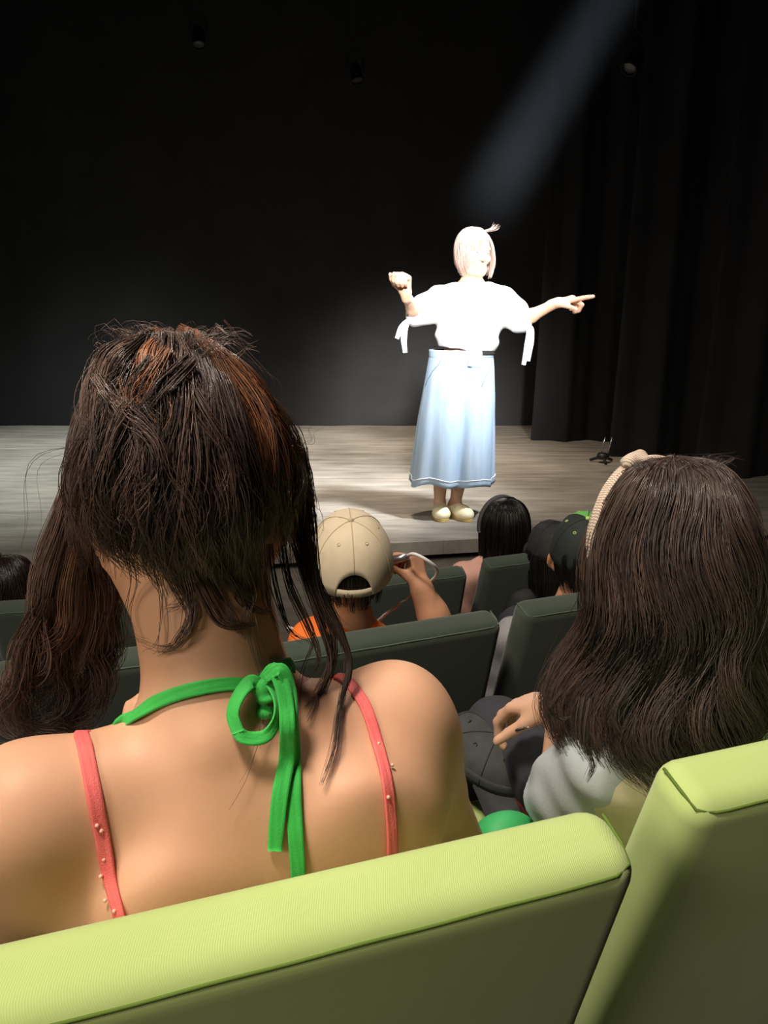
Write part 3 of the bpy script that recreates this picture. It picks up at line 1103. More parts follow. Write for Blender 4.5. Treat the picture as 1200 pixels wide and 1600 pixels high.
def seated_joints(q, r, f, sc, head, hf, lean=0.0, hu=(0, 0, 1), shoulder_drop=0.215, sw=0.155):
    """q: seat frame. A child sitting on the cushion with hands on the thighs."""
    hf = Vector(hf).normalized()
    head = Vector(head)
    J = {'head': head, 'hf': hf, 'hu': Vector(hu)}
    J['pelvis'] = q(0, 0.33, 0.435 + 0.10 * sc)
    nk = head - Vector(hu).normalized() * 0.135 * sc - hf * 0.02 * sc
    J['neck'] = nk - Vector((0, 0, 0.02 * sc))
    mid = nk - Vector((0, 0, (shoulder_drop - 0.135) * sc))
    J['shL'], J['shR'] = mid - r * sw * sc, mid + r * sw * sc
    J['chest'] = mid.lerp(J['pelvis'], 0.34)
    for s, sd in (('L', -1), ('R', 1)):
        J['hip' + s] = J['pelvis'] + r * 0.085 * sd * sc - Vector((0, 0, 0.005))
        J['kn' + s] = J['hip' + s] + f * 0.36 * sc + r * 0.03 * sd + Vector((0, 0, 0.015))
        J['an' + s] = Vector((J['kn' + s].x, J['kn' + s].y, 0)) + f * 0.02 + Vector((0, 0, q(0, 0, 0).z + 0.075 * sc))
        J['el' + s] = J['sh' + s] + r * 0.05 * sd * sc + f * 0.06 * sc - Vector((0, 0, 0.235 * sc))
        J['wr' + s] = J['el' + s] + f * 0.17 * sc - r * 0.05 * sd * sc - Vector((0, 0, 0.02))
    return J


def lap_hand(J, s, sc, r, f):
    return dict(wrist=J['wr' + s], fwd=f - Vector((0, 0, 0.25)), back=(0, 0, 1), thumb_side=(-1 if s == 'R' else 1), sc=sc, curls=((15, 25, 15),) * 4)


# --- hair that falls all round a head
def long_hair(H, c, fwd, up, prof, nlock, nst, col, rad, part=0.0, wave=0.004, freq=2.2, spread=(0.006, 0.014, 0.016, 0.010), arc=(-180, 180), seg=16, wavy=0.0, wph=0.0, lenvar=0.25, jit=0.002, colvar=0.3, auburn=None):
    """prof: list of (radius sideways, radius front/back, height below the crown) down the hair; locks run from the parting round the skull."""
    r, f, u = frame(fwd, up)
    c = Vector(c)
    z = Vector((0, 0, 1))
    for i in range(nlock):
        a = math.radians(arc[0] + (arc[1] - arc[0]) * (i + RNG.uniform(0.1, 0.9)) / nlock)   # 0 = straight back
        lay = RNG.uniform(0.90, 1.04)
        pts = []
        ca, sa = math.cos(a), math.sin(a)
        dz = RNG.uniform(-0.025, 0.02)
        wp = RNG.uniform(-0.5, 0.5) + wph + 0.9 * math.sin(1.7 * a)
        pk = catmull([Vector(v) for v in prof], max(len(prof), 14 if wavy else 0))
        for k, (rs, rf, h) in enumerate(pk):
            w = k / (len(pk) - 1)
            wv = wavy * math.sin(wp + 2 * math.pi * freq * w) * w
            bulge = 1 + wavy * 4.0 * math.cos(wp + 2 * math.pi * freq * w) * w
            up_v = u * (1 - w) + z * w
            rs, rf = rs * bulge, rf * bulge
            x = sa * rs * lay + part * (1 - w) ** 2 + wv * ca
            y = -ca * rf * lay + wv * 0.6 * sa
            pts.append(c + r * x + f * y - up_v.normalized() * (h + dz * w))
        cc = col
        if auburn and RNG.uniform() < auburn[1]:
            cc = auburn[0]
        kf = RNG.uniform(1 - colvar, 1 + colvar)
        cc = tuple(v * kf for v in cc)
        H.lock(pts, nst, spread, cc, rad, seg, wave, freq, jit, lenvar=lenvar, flat=((-(r * sa - f * ca)), 0.45))
    return H


# --- peaked caps
def cap_hat(name, c, fwd, up, R, hgt, front, back, seam, parent, brim_mat, opening=True, button=None, brim_len=0.075, squash=0.0, under=None):
    r, f, u = frame(fwd, up)
    c = Vector(c)
    W = lambda x, y, z: c + r * x + f * y + u * z

    def dome(az, ph, k=1.0):       # az: 0 = back, ph 0 = rim, 1 = pole
        e = min(ph, 0.9999) * math.pi / 2
        x = math.sin(az) * math.cos(e) ** 0.85
        y = -math.cos(az) * math.cos(e) ** 0.85
        front_lift = 1.0 + 0.10 * max(0, y)
        pan = 1 - 0.018 * abs(math.sin(3 * az)) ** 0.5 * 0 + 0.012 * abs(math.sin(3 * (az))) * math.cos(e)
        return W(x * R * 0.94 * pan * k, y * R * 1.12 * pan * k, (math.sin(e) ** 0.9) * hgt * front_lift * k)

    # the band round the rim carries the rest
    mb = MB()
    pts = [dome(2 * math.pi * i / 48, 0.0, 0.985) for i in range(49)]
    gap = 0.62 if opening else -1
    vs_, fs_ = [], []
    for i in range(49):
        az = 2 * math.pi * i / 48
        for kk, dz in ((0.968, 0.0), (0.988, 0.0), (0.986, 0.020), (0.966, 0.020)):
            vs_.append(dome(az, 0.0, kk) + u * dz)
    for i in range(48):
        for j in range(4):
            fs_.append((i * 4 + j, i * 4 + (j + 1) % 4, (i + 1) * 4 + (j + 1) % 4, (i + 1) * 4 + j))
    root = mesh_obj(name, vs_, fs_, back, parent)
    nA, nP = 25, 12
    for p in range(6):
        a0 = math.pi / 3 * p
        vv, ff = [], []
        cen = a0 + math.pi / 6
        mat = front if 120 < math.degrees(cen) < 240 else back
        for lay in (1.0, 0.975):
            for i in range(nA):
                am = a0 + (math.pi / 3) * i / (nA - 1)
                d = (am + math.pi) % (2 * math.pi) - math.pi
                pm = 0.27 * math.sqrt(max(0.0, 1 - (d / 0.42) ** 2)) if opening and abs(d) < 0.42 else 0.0
                for j in range(nP):
                    vv.append(dome(am, pm + (1 - pm) * j / (nP - 1), lay))
        N = nA * nP
        for i in range(nA - 1):
            for j in range(nP - 1):
                a = i * nP + j
                ff.append((a, a + nP, a + nP + 1, a + 1))
                ff.append((N + a, N + a + 1, N + a + nP + 1, N + a + nP))
            a = i * nP
            ff.append((a, N + a, N + a + nP, a + nP))
        mesh_obj('panel', vv, ff, mat, root)
        s0 = 0.28 if (opening and p == 0) else 0.0
        MB().tube([dome(a0, s0 + (1 - s0) * j / 14, 1.004) for j in range(15)], 0.0011, 5).build('seam', seam, root, True)
        ey = dome(cen, 0.62, 1.0)
        nrm = (ey - c).normalized()
        t1 = nrm.orthogonal().normalized(); t2 = nrm.cross(t1)
        MB().tube([ey + (t1 * math.cos(k * math.pi / 5) + t2 * math.sin(k * math.pi / 5)) * 0.0035 for k in range(11)], 0.0011, 5, False).build('eyelet', button or seam, root, True)
    top = dome(0, 1.0, 1.0)
    ball(top, 0.0065, 'button', button or back, root)
    # brim
    vv, ff = [], []
    nb, nr = 21, 6
    for lay in (0, 1):
        for i in range(nb):
            b = -1.15 + 2.3 * i / (nb - 1)
            for j in range(nr):
                e = j / (nr - 1)
                p = dome(math.pi + b, 0.0, 1.0)
                ext = brim_len * e * (math.cos(b * 0.95) ** 0.5 if math.cos(b * 0.95) > 0 else 0)
                x = math.sin(b) * -1
                vv.append(p + f * ext - u * (0.010 * e + 0.022 * (b / 1.15) ** 2 * e + lay * 0.0035))
    N = nb * nr
    for i in range(nb - 1):
        for j in range(nr - 1):
            a = i * nr + j
            ff.append((a, a + nr, a + nr + 1, a + 1)); ff.append((N + a, N + a + 1, N + a + nr + 1, N + a + nr))
    for i in range(nb - 1):
        a = i * nr + nr - 1
        ff.append((a, a + nr, N + a + nr, N + a))
    mesh_obj('brim', vv, ff, brim_mat, root)
    return root


# =========================== the performer on the stage
Y0 = 4.39
pr = tag(empty('person', (0.40, Y0, 0)), 'performer on stage in white tied sleeve blouse and pale denim culottes, pointing right', 'person')
hf = Vector((0.38, -0.92, -0.10))
J = {'head': P(741, 393, Y0 - 0.01), 'hf': hf, 'hu': Vector((0.03, 0.08, 1)),
     'neck': P(737, 443, Y0), 'shL': P(786, 470, Y0 + 0.01), 'shR': P(690, 468, Y0 + 0.01),
     'elL': P(814, 502, Y0 - 0.05), 'wrL': P(868, 474, Y0 - 0.12),
     'elR': P(650, 492, Y0 - 0.06), 'wrR': P(634, 460, Y0 - 0.24),
     'chest': P(736, 492, Y0), 'pelvis': P(722, 580, Y0 + 0.01), 'waist': P(728, 540, Y0),
     'hipL': P(742, 590, Y0), 'hipR': P(700, 590, Y0), 'knL': P(728, 690, Y0 - 0.02), 'knR': P(690, 690, Y0 - 0.02),
     'anL': P(712, 785, Y0 + 0.02), 'anR': P(687, 785, Y0 + 0.03)}
J['anL'].z = J['anR'].z = 0.085
J['footL'] = Vector((0.35, -0.93, 0)); J['footR'] = Vector((0.02, -1, 0))
JP = J
hands = [dict(wrist=J['wrL'], fwd=P(916, 461, Y0 - 0.17) - J['wrL'], back=(0.1, -0.35, 1), thumb_side=1, sc=1.12,
              curls=((2, 3, 2), (55, 75, 45), (65, 80, 50), (70, 80, 50)), thumb=(25, -10, -15), spread=4, r0=1.3),
         dict(wrist=J['wrR'], fwd=(-0.10, -0.35, 0.93), back=(0.45, 0.75, 0.3), thumb_side=1, sc=1.15,
              curls=((70, 85, 50), (75, 85, 50), (75, 85, 50), (75, 85, 50)), thumb=(40, 25, 20), spread=3, r0=1.25)]


def neck_p(s, r, f, u):
    pass


s, fr = body(J, 0.98, 0.0048, hands=hands, headsc=1.06)
s.build('body', M['skin_pale'], pr)
eyes(J, 1.06, pr)
# blouse
def blouse_x(s, r, f, u):
    MM = rotm(r, f, u)
    s.ell(J['waist'] + u * 0.035, (0.180, 0.135, 0.075), MM, k=0.05)
    s.ell(J['chest'] + u * 0.0, (0.195, 0.135, 0.15), MM, k=0.06)
    for q in 'LR':
        a, b = J['sh' + q], J['el' + q]
        s.cap(a, a.lerp(b, 0.6), 0.058, 0.074, k=0.05)
        s.cap(a.lerp(b, 0.6), b, 0.074, 0.058, k=0.03)
        s.cap(J['neck'] - u * 0.05, a, 0.052, 0.056, k=0.05)
    s.cut_plane(J['waist'] - u * 0.022, -u)


g = garment(J, 0.98, 0.0065, 0.012, torso=True, sleeves=0.95, extra=blouse_x, wr=0.006, freq=46)
bl = g.build('blouse', M['white_cloth'], pr)
bb = J['waist'] - Vector((0, 0, 0.0))
# cuffs and ties on the sleeves, front tie
for q, ties in (('R', ((P(645, 498, Y0 - 0.08), P(635, 503, Y0 - 0.11), P(627, 513, Y0 - 0.12), P(620, 529, Y0 - 0.12)), (P(643, 498, Y0 - 0.08), P(635, 508, Y0 - 0.13), P(631, 528, Y0 - 0.14), P(633, 551, Y0 - 0.14)))),
                ('L', ((P(817, 510, Y0 - 0.06), P(826, 516, Y0 - 0.11), P(824, 540, Y0 - 0.12), P(818, 570, Y0 - 0.12)), (P(820, 508, Y0 - 0.06), P(830, 514, Y0 - 0.10), P(829, 536, Y0 - 0.11), P(825, 564, Y0 - 0.11))))):
    e = J['el' + q]
    d = (J['el' + q] - J['sh' + q]).normalized()
    a1 = d.orthogonal().normalized(); a2 = d.cross(a1)
    MB().tube([e - d * 0.012 + (a1 * math.cos(k * math.pi / 9) + a2 * math.sin(k * math.pi / 9)) * 0.054 for k in range(19)], 0.012, 8, False).build('cuff', M['white_cloth'], pr, True)
    for t in ties:
        ribbon(t, [Vector((0.2, -1, 0.3)), Vector((0.0, -1, 0.1)), Vector((0.1, -1, 0)), Vector((0.0, -1, 0))], [0.018, 0.026, 0.034, 0.022], 0.003, 'tie', M['white_cloth'], pr, n=40, fold=0.05)
ribbon([P(741, 540, Y0 - 0.165), P(743, 552, Y0 - 0.175), P(742, 572, Y0 - 0.17)], [Vector((0, -1, 0.1))] * 3, [0.05, 0.07, 0.075], 0.006, 'front_tie', M['white_cloth'], pr, n=16, fold=0.06)
# belt
wz = J['waist'].z - 0.035
cx0, cy0 = J['waist'].x - 0.01, Y0


def ell_ring(cx, cy, z, a, b, n):
    return [Vector((cx + a * math.cos(2 * math.pi * k / n), cy + b * math.sin(2 * math.pi * k / n), z)) for k in range(n)]


bp = ell_ring(cx0, cy0, wz, 0.171, 0.131, 48); bp.append(bp[0])
ribbon(bp, [(p - Vector((cx0, cy0, wz))).normalized() for p in bp], 0.026, 0.004, 'belt', M['elastic'], pr, n=72)
# culottes: rings between waist and hem
zt, zb_ = wz + 0.012, P(705, 760, Y0 - 0.12).z
nA, nZ = 120, 40
V, F = [], []
xl_t, xr_t = P(671, 548, Y0).x, P(771, 548, Y0).x
for k in range(nZ):
    w = k / (nZ - 1)
    z = zt + (zb_ - zt) * w
    L = np.interp(w, [0, 0.15, 0.5, 1], [P(672, 548, Y0).x, P(666, 580, Y0).x, P(653, 655, Y0).x, P(640, 758, Y0).x])
    R = np.interp(w, [0, 0.12, 0.35, 1], [P(770, 548, Y0).x, P(772, 575, Y0).x, P(773, 620, Y0).x, P(771, 758, Y0).x])
    cx, a = (L + R) / 2, (R - L) / 2
    b = np.interp(w, [0, 0.15, 1], [0.128, 0.150, 0.185])
    for i in range(nA):
        th = 2 * math.pi * i / nA
        # folds grow towards the hem; a deep pleat between the legs, front and back
        fold = 1 + w ** 1.2 * (0.035 * math.sin(7 * th + 0.6) + 0.02 * math.sin(13 * th + 2))
        dth = (th - math.radians(276) + math.pi) % (2 * math.pi) - math.pi
        db = (th - math.radians(90) + math.pi) % (2 * math.pi) - math.pi
        pleat = max(0, w - 0.12) * 0.42 * math.exp(-(dth / 0.16) ** 2) + max(0, w - 0.2) * 0.3 * math.exp(-(db / 0.2) ** 2)
        kx = fold - 0.2 * pleat
        ky = fold - pleat
        zz = z + (0.012 * math.sin(5 * th) + 0.008 * math.sin(3 * th + 1)) * w ** 4
        V.append((cx + a * math.cos(th) * kx, Y0 + b * math.sin(th) * ky, zz))
for k in range(nZ - 1):
    for i in range(nA):
        F.append((k * nA + i, (k + 1) * nA + i, (k + 1) * nA + (i + 1) % nA, k * nA + (i + 1) % nA))
cu = mesh_obj('culottes', V, F, M['denim'], pr)
sm = cu.modifiers.new('thickness', 'SOLIDIFY'); sm.thickness = 0.004; sm.offset = -1
# hem stitching band and waistband
hb = [Vector(V[(nZ - 3) * nA + i]) for i in range(nA)]
c0 = Vector((sum(p.x for p in hb) / nA, Y0, hb[0].z))
hb2 = [c0 + (p - c0) * 1.004 for p in hb]
MB().tube(hb2 + [hb2[0]], 0.0026, 5, False).build('hem_stitch', M['white_cloth'], cu, True)
wbp = [Vector(V[1 * nA + i]) for i in range(nA)]
ribbon(wbp + [wbp[0]], [(p - Vector((cx0, Y0, p.z))).normalized() for p in wbp + [wbp[0]]], 0.04, 0.007, 'waistband', M['denim'], cu, n=100)
# pocket seams
for a0, b0 in ((200, 236), (304, 340)):
    pp = []
    for k in range(8):
        w = k / 7
        i = int((a0 + (b0 - a0) * (1 - w)) / 360 * nA) % nA
        q = Vector(V[int(2 + w * 8) * nA + i])
        pp.append(q + (q - Vector((cx0, Y0, q.z))).normalized() * 0.003)
    MB().tube(pp, 0.002, 5).build('pocket_seam', M['denim_blue'], cu, True)
# shoes
for q in 'LR':
    fd = J['foot' + q]
    a = J['an' + q]
    r_ = Vector((-fd.y, fd.x, 0))
    base_ = Vector((a.x, a.y, 0))
    lo, hi = bounds([base_ - fd * 0.1, base_ + fd * 0.22], 0.08)
    lo[2], hi[2] = 0.0, 0.12
    s = SDF(lo, hi, 0.004)
    Mf = rotm(r_ * -1, fd, Vector((0, 0, 1)))
    s.ell(base_ + fd * 0.06 + Vector((0, 0, 0.035)), (0.048, 0.125, 0.045), Mf, k=0.0)
    s.ell(base_ + fd * 0.115 + Vector((0, 0, 0.032)), (0.052, 0.07, 0.040), Mf, k=0.02)
    s.ell(base_ - fd * 0.01 + Vector((0, 0, 0.095)), (0.036, 0.06, 0.04), Mf, k=0.008, sub=True)
    s.cut_plane(base_ + Vector((0, 0, 0.014)), (0, 0, -1))
    sh = s.build('shoe', M['shoe'], pr)
    rim = []
    for k in range(33):
        th = 2 * math.pi * k / 32
        wdt = 0.050 + 0.006 * math.sin(th)
        rim.append(base_ + fd * (0.062 + 0.128 * math.sin(th)) + r_ * wdt * math.cos(th))
    mb = MB()
    vb = [p + Vector((0, 0, 0.001)) for p in rim[:-1]] + [p + Vector((0, 0, 0.016)) for p in rim[:-1]]
    mb.add(vb, [tuple(range(32))[::-1], tuple(range(32, 64))] + [(k, (k + 1) % 32, 32 + (k + 1) % 32, 32 + k) for k in range(32)])
    mb.build('sole', M['sole'], sh)
    ribbon([base_ + fd * 0.09 + r_ * 0.05 * x + Vector((0, 0, 0.078 - 0.055 * abs(x) ** 2)) for x in (-1, -0.5, 0, 0.5, 1)], [Vector((0, 0, 1)) + r_ * x for x in (-0.8, -0.4, 0, 0.4, 0.8)], 0.02, 0.005, 'strap', M['sole'], sh, n=16)
# short bob
H = Hair()
hr_, hf_, hu_ = frame(J['hf'], J['hu'])
crown = J['head'] + hu_ * 0.118
blond = (0.55, 0.40, 0.35)
prof = [(0.005, 0.005, 0.0), (0.055, 0.075, 0.018), (0.090, 0.108, 0.075), (0.098, 0.112, 0.14), (0.094, 0.098, 0.19), (0.078, 0.080, 0.235)]
long_hair(H, crown, J['hf'], J['hu'], prof, 40, 28, blond, 0.0011, part=0.03, wave=0.002, spread=(0.008, 0.016, 0.018, 0.010), arc=(-128, 128), seg=12)
prof2 = [(0.005, 0.005, 0.0), (0.055, 0.075, 0.018), (0.088, 0.106, 0.060), (0.094, 0.108, 0.10)]
long_hair(H, crown, J['hf'], J['hu'], [(0.005, 0.005, 0), (0.05, 0.07, 0.016), (0.082, 0.103, 0.055), (0.092, 0.095, 0.10)], 8, 22, blond, 0.0011, part=0.03, arc=(128, 178), seg=10, spread=(0.006, 0.012, 0.012, 0.004))
for k in range(10):
    p0 = crown + hr_ * RNG.uniform(-0.05, 0.0) - hu_ * 0.015
    H.lock([p0, p0 + Vector((0.05 + 0.02 * RNG.uniform(), 0, 0.012)), p0 + Vector((0.08 + 0.02 * RNG.uniform(), 0.01, 0.025 + 0.03 * RNG.uniform()))], 2, (0.002, 0.004), blond, 0.0009, 8)
H.build('hair', M['hair'], pr)
s = SDF(*bounds([J['head']], 0.17), 0.006)
MM = rotm(hr_, hf_, hu_)
s.ell(J['head'] + hu_ * 0.02 - hf_ * 0.016, (0.088, 0.104, 0.098), MM, k=0)
s.ell(J['head'] - hf_ * 0.04 - hu_ * 0.05, (0.088, 0.075, 0.07), MM, k=0.03)
s.ell(J['head'] + hf_ * 0.085 - hu_ * 0.035, (0.060, 0.08, 0.095), MM, k=0.01, sub=True)
s.build('hair_underlayer', M['scalp_grey'], pr)

# =========================== girl with the bare back (nearest)
g1 = tag(empty('person', (-0.13, 0.66, FL[1])), 'girl seen from behind with messy brown hair, bare back and green halter bow', 'person')
A = math.radians(27)
ra, fa = Vector((math.cos(A), math.sin(A), 0)), Vector((-math.sin(A), math.cos(A), 0))
J = {'head': Vector((-0.178, 0.685, 0.985)), 'hf': Vector((-0.42, 0.88, -0.35)), 'hu': Vector((-0.14, 0.36, 0.93)),
     'neck': Vector((-0.142, 0.625, 0.792)), 'shR': Vector((0.006, 0.672, 0.768)), 'shL': Vector((-0.284, 0.540, 0.764)),
     'chest': Vector((-0.112, 0.632, 0.665)), 'pelvis': Vector((-0.10, 0.765, 0.415)), 'waist': Vector((-0.105, 0.69, 0.52)),
     'elR': Vector((0.095, 0.775, 0.52)), 'wrR': Vector((0.02, 0.98, 0.50)),
     'elL': Vector((-0.375, 0.62, 0.53)), 'wrL': Vector((-0.325, 0.86, 0.60))}
for q, sd in (('L', -1), ('R', 1)):
    J['hip' + q] = J['pelvis'] + ra * 0.085 * sd
J['knL'] = Vector((-0.36, 1.09, 0.50)); J['knR'] = Vector((-0.10, 1.14, 0.44))
J['anL'] = Vector((-0.30, 1.16, FL[1] + 0.08)); J['anR'] = Vector((-0.06, 1.18, FL[1] + 0.08))
JG = J


def g1_extra(s, r, f, u):
    nk = J['neck']
    MM = rotm(r, f, u)
    for sd in (-1, 1):
        sh = J['shR'] if sd > 0 else J['shL']
        s.ell(J['chest'] + r * 0.085 * sd - f * 0.060 + u * 0.045, (0.055, 0.030, 0.080), MM, k=0.05)      # shoulder blade
        s.ell(sh - u * 0.03 + r * 0.010 * sd, (0.046, 0.052, 0.070), MM, k=0.04)
        s.cap(J['chest'] + r * 0.10 * sd + u * 0.03, sh - u * 0.05, 0.05, 0.045, k=0.05)
        s.cap(J['chest'] + r * 0.095 * sd - f * 0.03 + u * 0.02, J['waist'] + r * 0.07 * sd - f * 0.035, 0.06, 0.06, k=0.05)
    s.cap(nk + Vector((0, -0.005, 0.0)), J['head'] + Vector((0.008, -0.028, -0.055)), 0.062, 0.056, k=0.03)
    s.cap(nk + Vector((0, -0.008, 0.0)), J['chest'] - f * 0.048 - u * 0.04, 0.050, 0.055, k=0.05)
    s.cap(J['chest'] - f * 0.122 + u * 0.05, J['chest'] - f * 0.128 - u * 0.14, 0.007, k=0.03, sub=True)
    s.ell(nk + Vector((0.004, -0.058, 0.022)), (0.008, 0.008, 0.009), None, k=0.03)   # neck vertebra


g1_hands = [dict(wrist=J['wrL'], fwd=(0.05, 0.45, 0.45), back=(-0.6, -0.6, 0.5), thumb_side=-1, sc=0.9, curls=((40, 45, 25),) * 4, thumb=(25, 5, 10)),
            dict(wrist=J['wrR'], fwd=(-0.3, 0.9, -0.1), back=(0.2, 0.1, 1), thumb_side=-1, sc=0.9, curls=((15, 25, 15),) * 4)]
s, fr1 = body(J, 0.96, 0.0046, hands=g1_hands, extra=g1_extra, headsc=0.98, trap=0.026)
b1 = s.build('body', M['skin'], g1)
eyes(J, 0.98, g1)
me1 = b1.data
BV = BVHTree.FromPolygons([v.co[:] for v in me1.vertices], [tuple(p.vertices) for p in me1.polygons])


def on_skin(px, py, off=0.002, fallback=0.62):
    d = ray(px, py).normalized()
    loc, nrm, idx, dist = BV.ray_cast(Vector((0, 0, ZC)), d)
    if loc is None:
        loc, nrm, idx, dist = BV.find_nearest(P(px, py, fallback))
    if nrm.dot(d) > 0: nrm = -nrm
    return loc + nrm * off, nrm


# pink camisole and blue shorts below the seat top, green halter front
def low_cut(s, r, f, u):
    s.cut_plane(Vector((-0.11, 0.6, 0.60)), (0, -0.15, 1))


s = garment(J, 0.97, 0.008, 0.006, torso=True, neckcut=0, extra=low_cut, wr=0.002)
s.build('camisole', M['pink'], g1)
s = garment(J, 0.96, 0.008, 0.008, torso=False, legs=1.0, neckcut=0, wr=0.003, extra=lambda s, r, f, u: s.ell(J['pelvis'], (0.165, 0.118, 0.10), rotm(r, f, u), k=0.03))
s.build('shorts', M['denim_blue'], g1)


def front_only(s, r, f, u):
    s.cut_plane(J['chest'] + f * 0.02, -f)
    s.cut_plane(J['neck'] - u * 0.05, u)
    s.cut_plane(J['waist'], -u)


s = garment(J, 0.97, 0.008, 0.010, torso=True, neckcut=0, extra=front_only, wr=0.002)
s.build('halter_top', M['ribbon'], g1)


def skin_ribbon(pix, width, name, mat, off=0.0025, thick=0.0022, n=40, fold=0.03):
    pp, nn = [], []
    for (x, y, *o) in pix:
        p, nv = on_skin(x, y, off + (o[0] if o else 0))
        pp.append(p); nn.append(nv)
    return ribbon(pp, nn, width, thick, name, mat, g1, n=n, fold=fold)


def over(p, steps, off=0.003):
    """carries a strap on over the shoulder to the front of the body"""
    out = []
    for st_ in steps:
        loc, nrm, idx, dist = BV.find_nearest(p + Vector(st_))
        out.append((loc + nrm * off, nrm))
    return out


def skin_strap(pix, width, name, steps, off=0.0025):
    pts = [on_skin(x, y, off) for x, y in pix]
    pts = over(pts[0][0], steps, off)[::-1] + pts
    return ribbon([p for p, n_ in pts], [n_ for p, n_ in pts], width, 0.0022, name, M['pink'] if name == 'strap' else M['ribbon'], g1, n=50, fold=0.03)


lst = skin_strap([(127, 1150), (133, 1172), (146, 1240), (160, 1310), (174, 1370), (190, 1430), (200, 1480)], [0.0100, 0.0110, 0.0115, 0.0115, 0.0105, 0.0095], 'strap', [(-0.003, 0.018, 0.004), (-0.005, 0.045, -0.005), (-0.004, 0.08, -0.05)])
rst = skin_strap([(535, 1062), (568, 1100), (588, 1160), (602, 1220), (610, 1290), (612, 1350)], [0.0100, 0.0105, 0.0105, 0.0105, 0.0100, 0.0100], 'strap', [(-0.015, 0.02, 0.02), (-0.03, 0.06, 0.02), (-0.04, 0.12, -0.06)])
for i, (x, y) in enumerate(((150, 1288), (157, 1296), (158, 1366), (163, 1340), (170, 1405), (183, 1420), (590, 1165), (610, 1200), (603, 1245))):
    p, nv = on_skin(x, y, 0.0035)
    ball(p, 0.0016, 'bead', M['pearl'], lst if i < 6 else rst, 8)

# halter strap, bow loop, knot and tails
skin_strap([(212, 1122), (250, 1096), (300, 1078), (355, 1069), (398, 1072)], [0.0125, 0.0125, 0.0120, 0.0115, 0.010], 'halter_strap', [(-0.022, 0.018, -0.012), (-0.02, 0.05, -0.03), (0.0, 0.09, -0.09)], 0.003)
skin_ribbon([(402, 1066), (425, 1050), (448, 1040), (462, 1042)], [0.0115, 0.0120, 0.012], 'halter_strap', M['ribbon'], 0.004, n=20)
kp, kn_ = on_skin(404, 1083, 0.008)
MBk = MB()
s = SDF(*bounds([kp], 0.03), 0.0012)
s.ell(kp, (0.008, 0.008, 0.012), None, k=0)
s.ell(kp + Vector((0.003, -0.004, -0.004)), (0.008, 0.006, 0.004), None, k=0.002)
s.ell(kp + Vector((0.002, -0.004, -0.017)), (0.008, 0.006, 0.006), None, k=0.003)
s.build('bow_knot', M['ribbon'], g1)


pl_p, pl_n = on_skin(405, 1110, 0.0)
pl_n = Vector((-0.05, -0.80, 0.60)).normalized()


def bow_pts(pix):
    pp, nn = [], []
    for (x, y, o, tilt) in pix:
        d = ray(x, y).normalized()
        t = ((pl_p + pl_n * o) - Vector((0, 0, ZC))).dot(pl_n) / d.dot(pl_n)
        p = Vector((0, 0, ZC)) + d * t
        hit = BV.ray_cast(Vector((0, 0, ZC)), d)
        if hit[0] is not None and (hit[0] - Vector((0, 0, ZC))).length < t + 0.003:
            p = hit[0] - d * 0.003
        pp.append(p); nn.append((pl_n + ra * tilt).normalized())
    return pp, nn


pp, nn = bow_pts([(408, 1070, 0.012, 0.0), (392, 1066, 0.018, -0.4), (374, 1085, 0.022, -0.7), (364, 1115, 0.022, -0.6), (372, 1145, 0.020, -0.2)])
ribbon(pp, nn, [0.0085, 0.0125, 0.0125, 0.0115, 0.0100], 0.0016, 'bow_loop', M['ribbon'], g1, n=30, fold=0.03)
pp, nn = bow_pts([(368, 1136, 0.020, -0.3), (378, 1150, 0.019, -0.1), (398, 1154, 0.016, 0.3), (418, 1148, 0.013, 0.8), (431, 1126, 0.012, 1.2), (433, 1098, 0.012, 1.3), (424, 1074, 0.012, 0.9), (412, 1064, 0.012, 0.5)])
ribbon(pp, nn, [0.0100, 0.0105, 0.0110, 0.0100, 0.0085, 0.0080, 0.0080], 0.0016, 'bow_loop', M['ribbon'], g1, n=40, fold=0.03)
pp, nn = bow_pts([(410, 1064, 0.014, 0), (428, 1048, 0.018, 0.2), (440, 1066, 0.016, 0.3), (447, 1100, 0.012, 0.3), (449, 1140, 0.009, 0.2)])
g_p = pp
for (x, y, o) in ((445, 1185, 0.006), (437, 1235, 0.005), (432, 1285, 0.004), (429, 1326, 0.004)):
    p_, n_ = on_skin(x, y, o); g_p.append(p_); nn.append((n_ + pl_n).normalized())
ribbon(g_p, nn, [0.009, 0.0135, 0.0135, 0.0125, 0.0125, 0.0135, 0.0135, 0.0125, 0.0115], 0.0016, 'bow_tail', M['ribbon'], g1, n=50, fold=0.03)
pp, nn = bow_pts([(414, 1060, 0.017, 0), (438, 1046, 0.020, 0.2), (452, 1075, 0.011, 0.4), (456, 1120, 0.006, 0.3)])
for (x, y, o) in ((457, 1180, 0.0035), (459, 1240, 0.003), (462, 1300, 0.003), (465, 1350, 0.003), (466, 1400, 0.003)):
    p_, n_ = on_skin(x, y, o); pp.append(p_); nn.append((n_ + pl_n).normalized())
ribbon(pp, nn, [0.008, 0.011, 0.011, 0.0105, 0.0115, 0.0125, 0.012, 0.012], 0.0016, 'bow_tail', M['ribbon'], g1, n=50, fold=0.03)

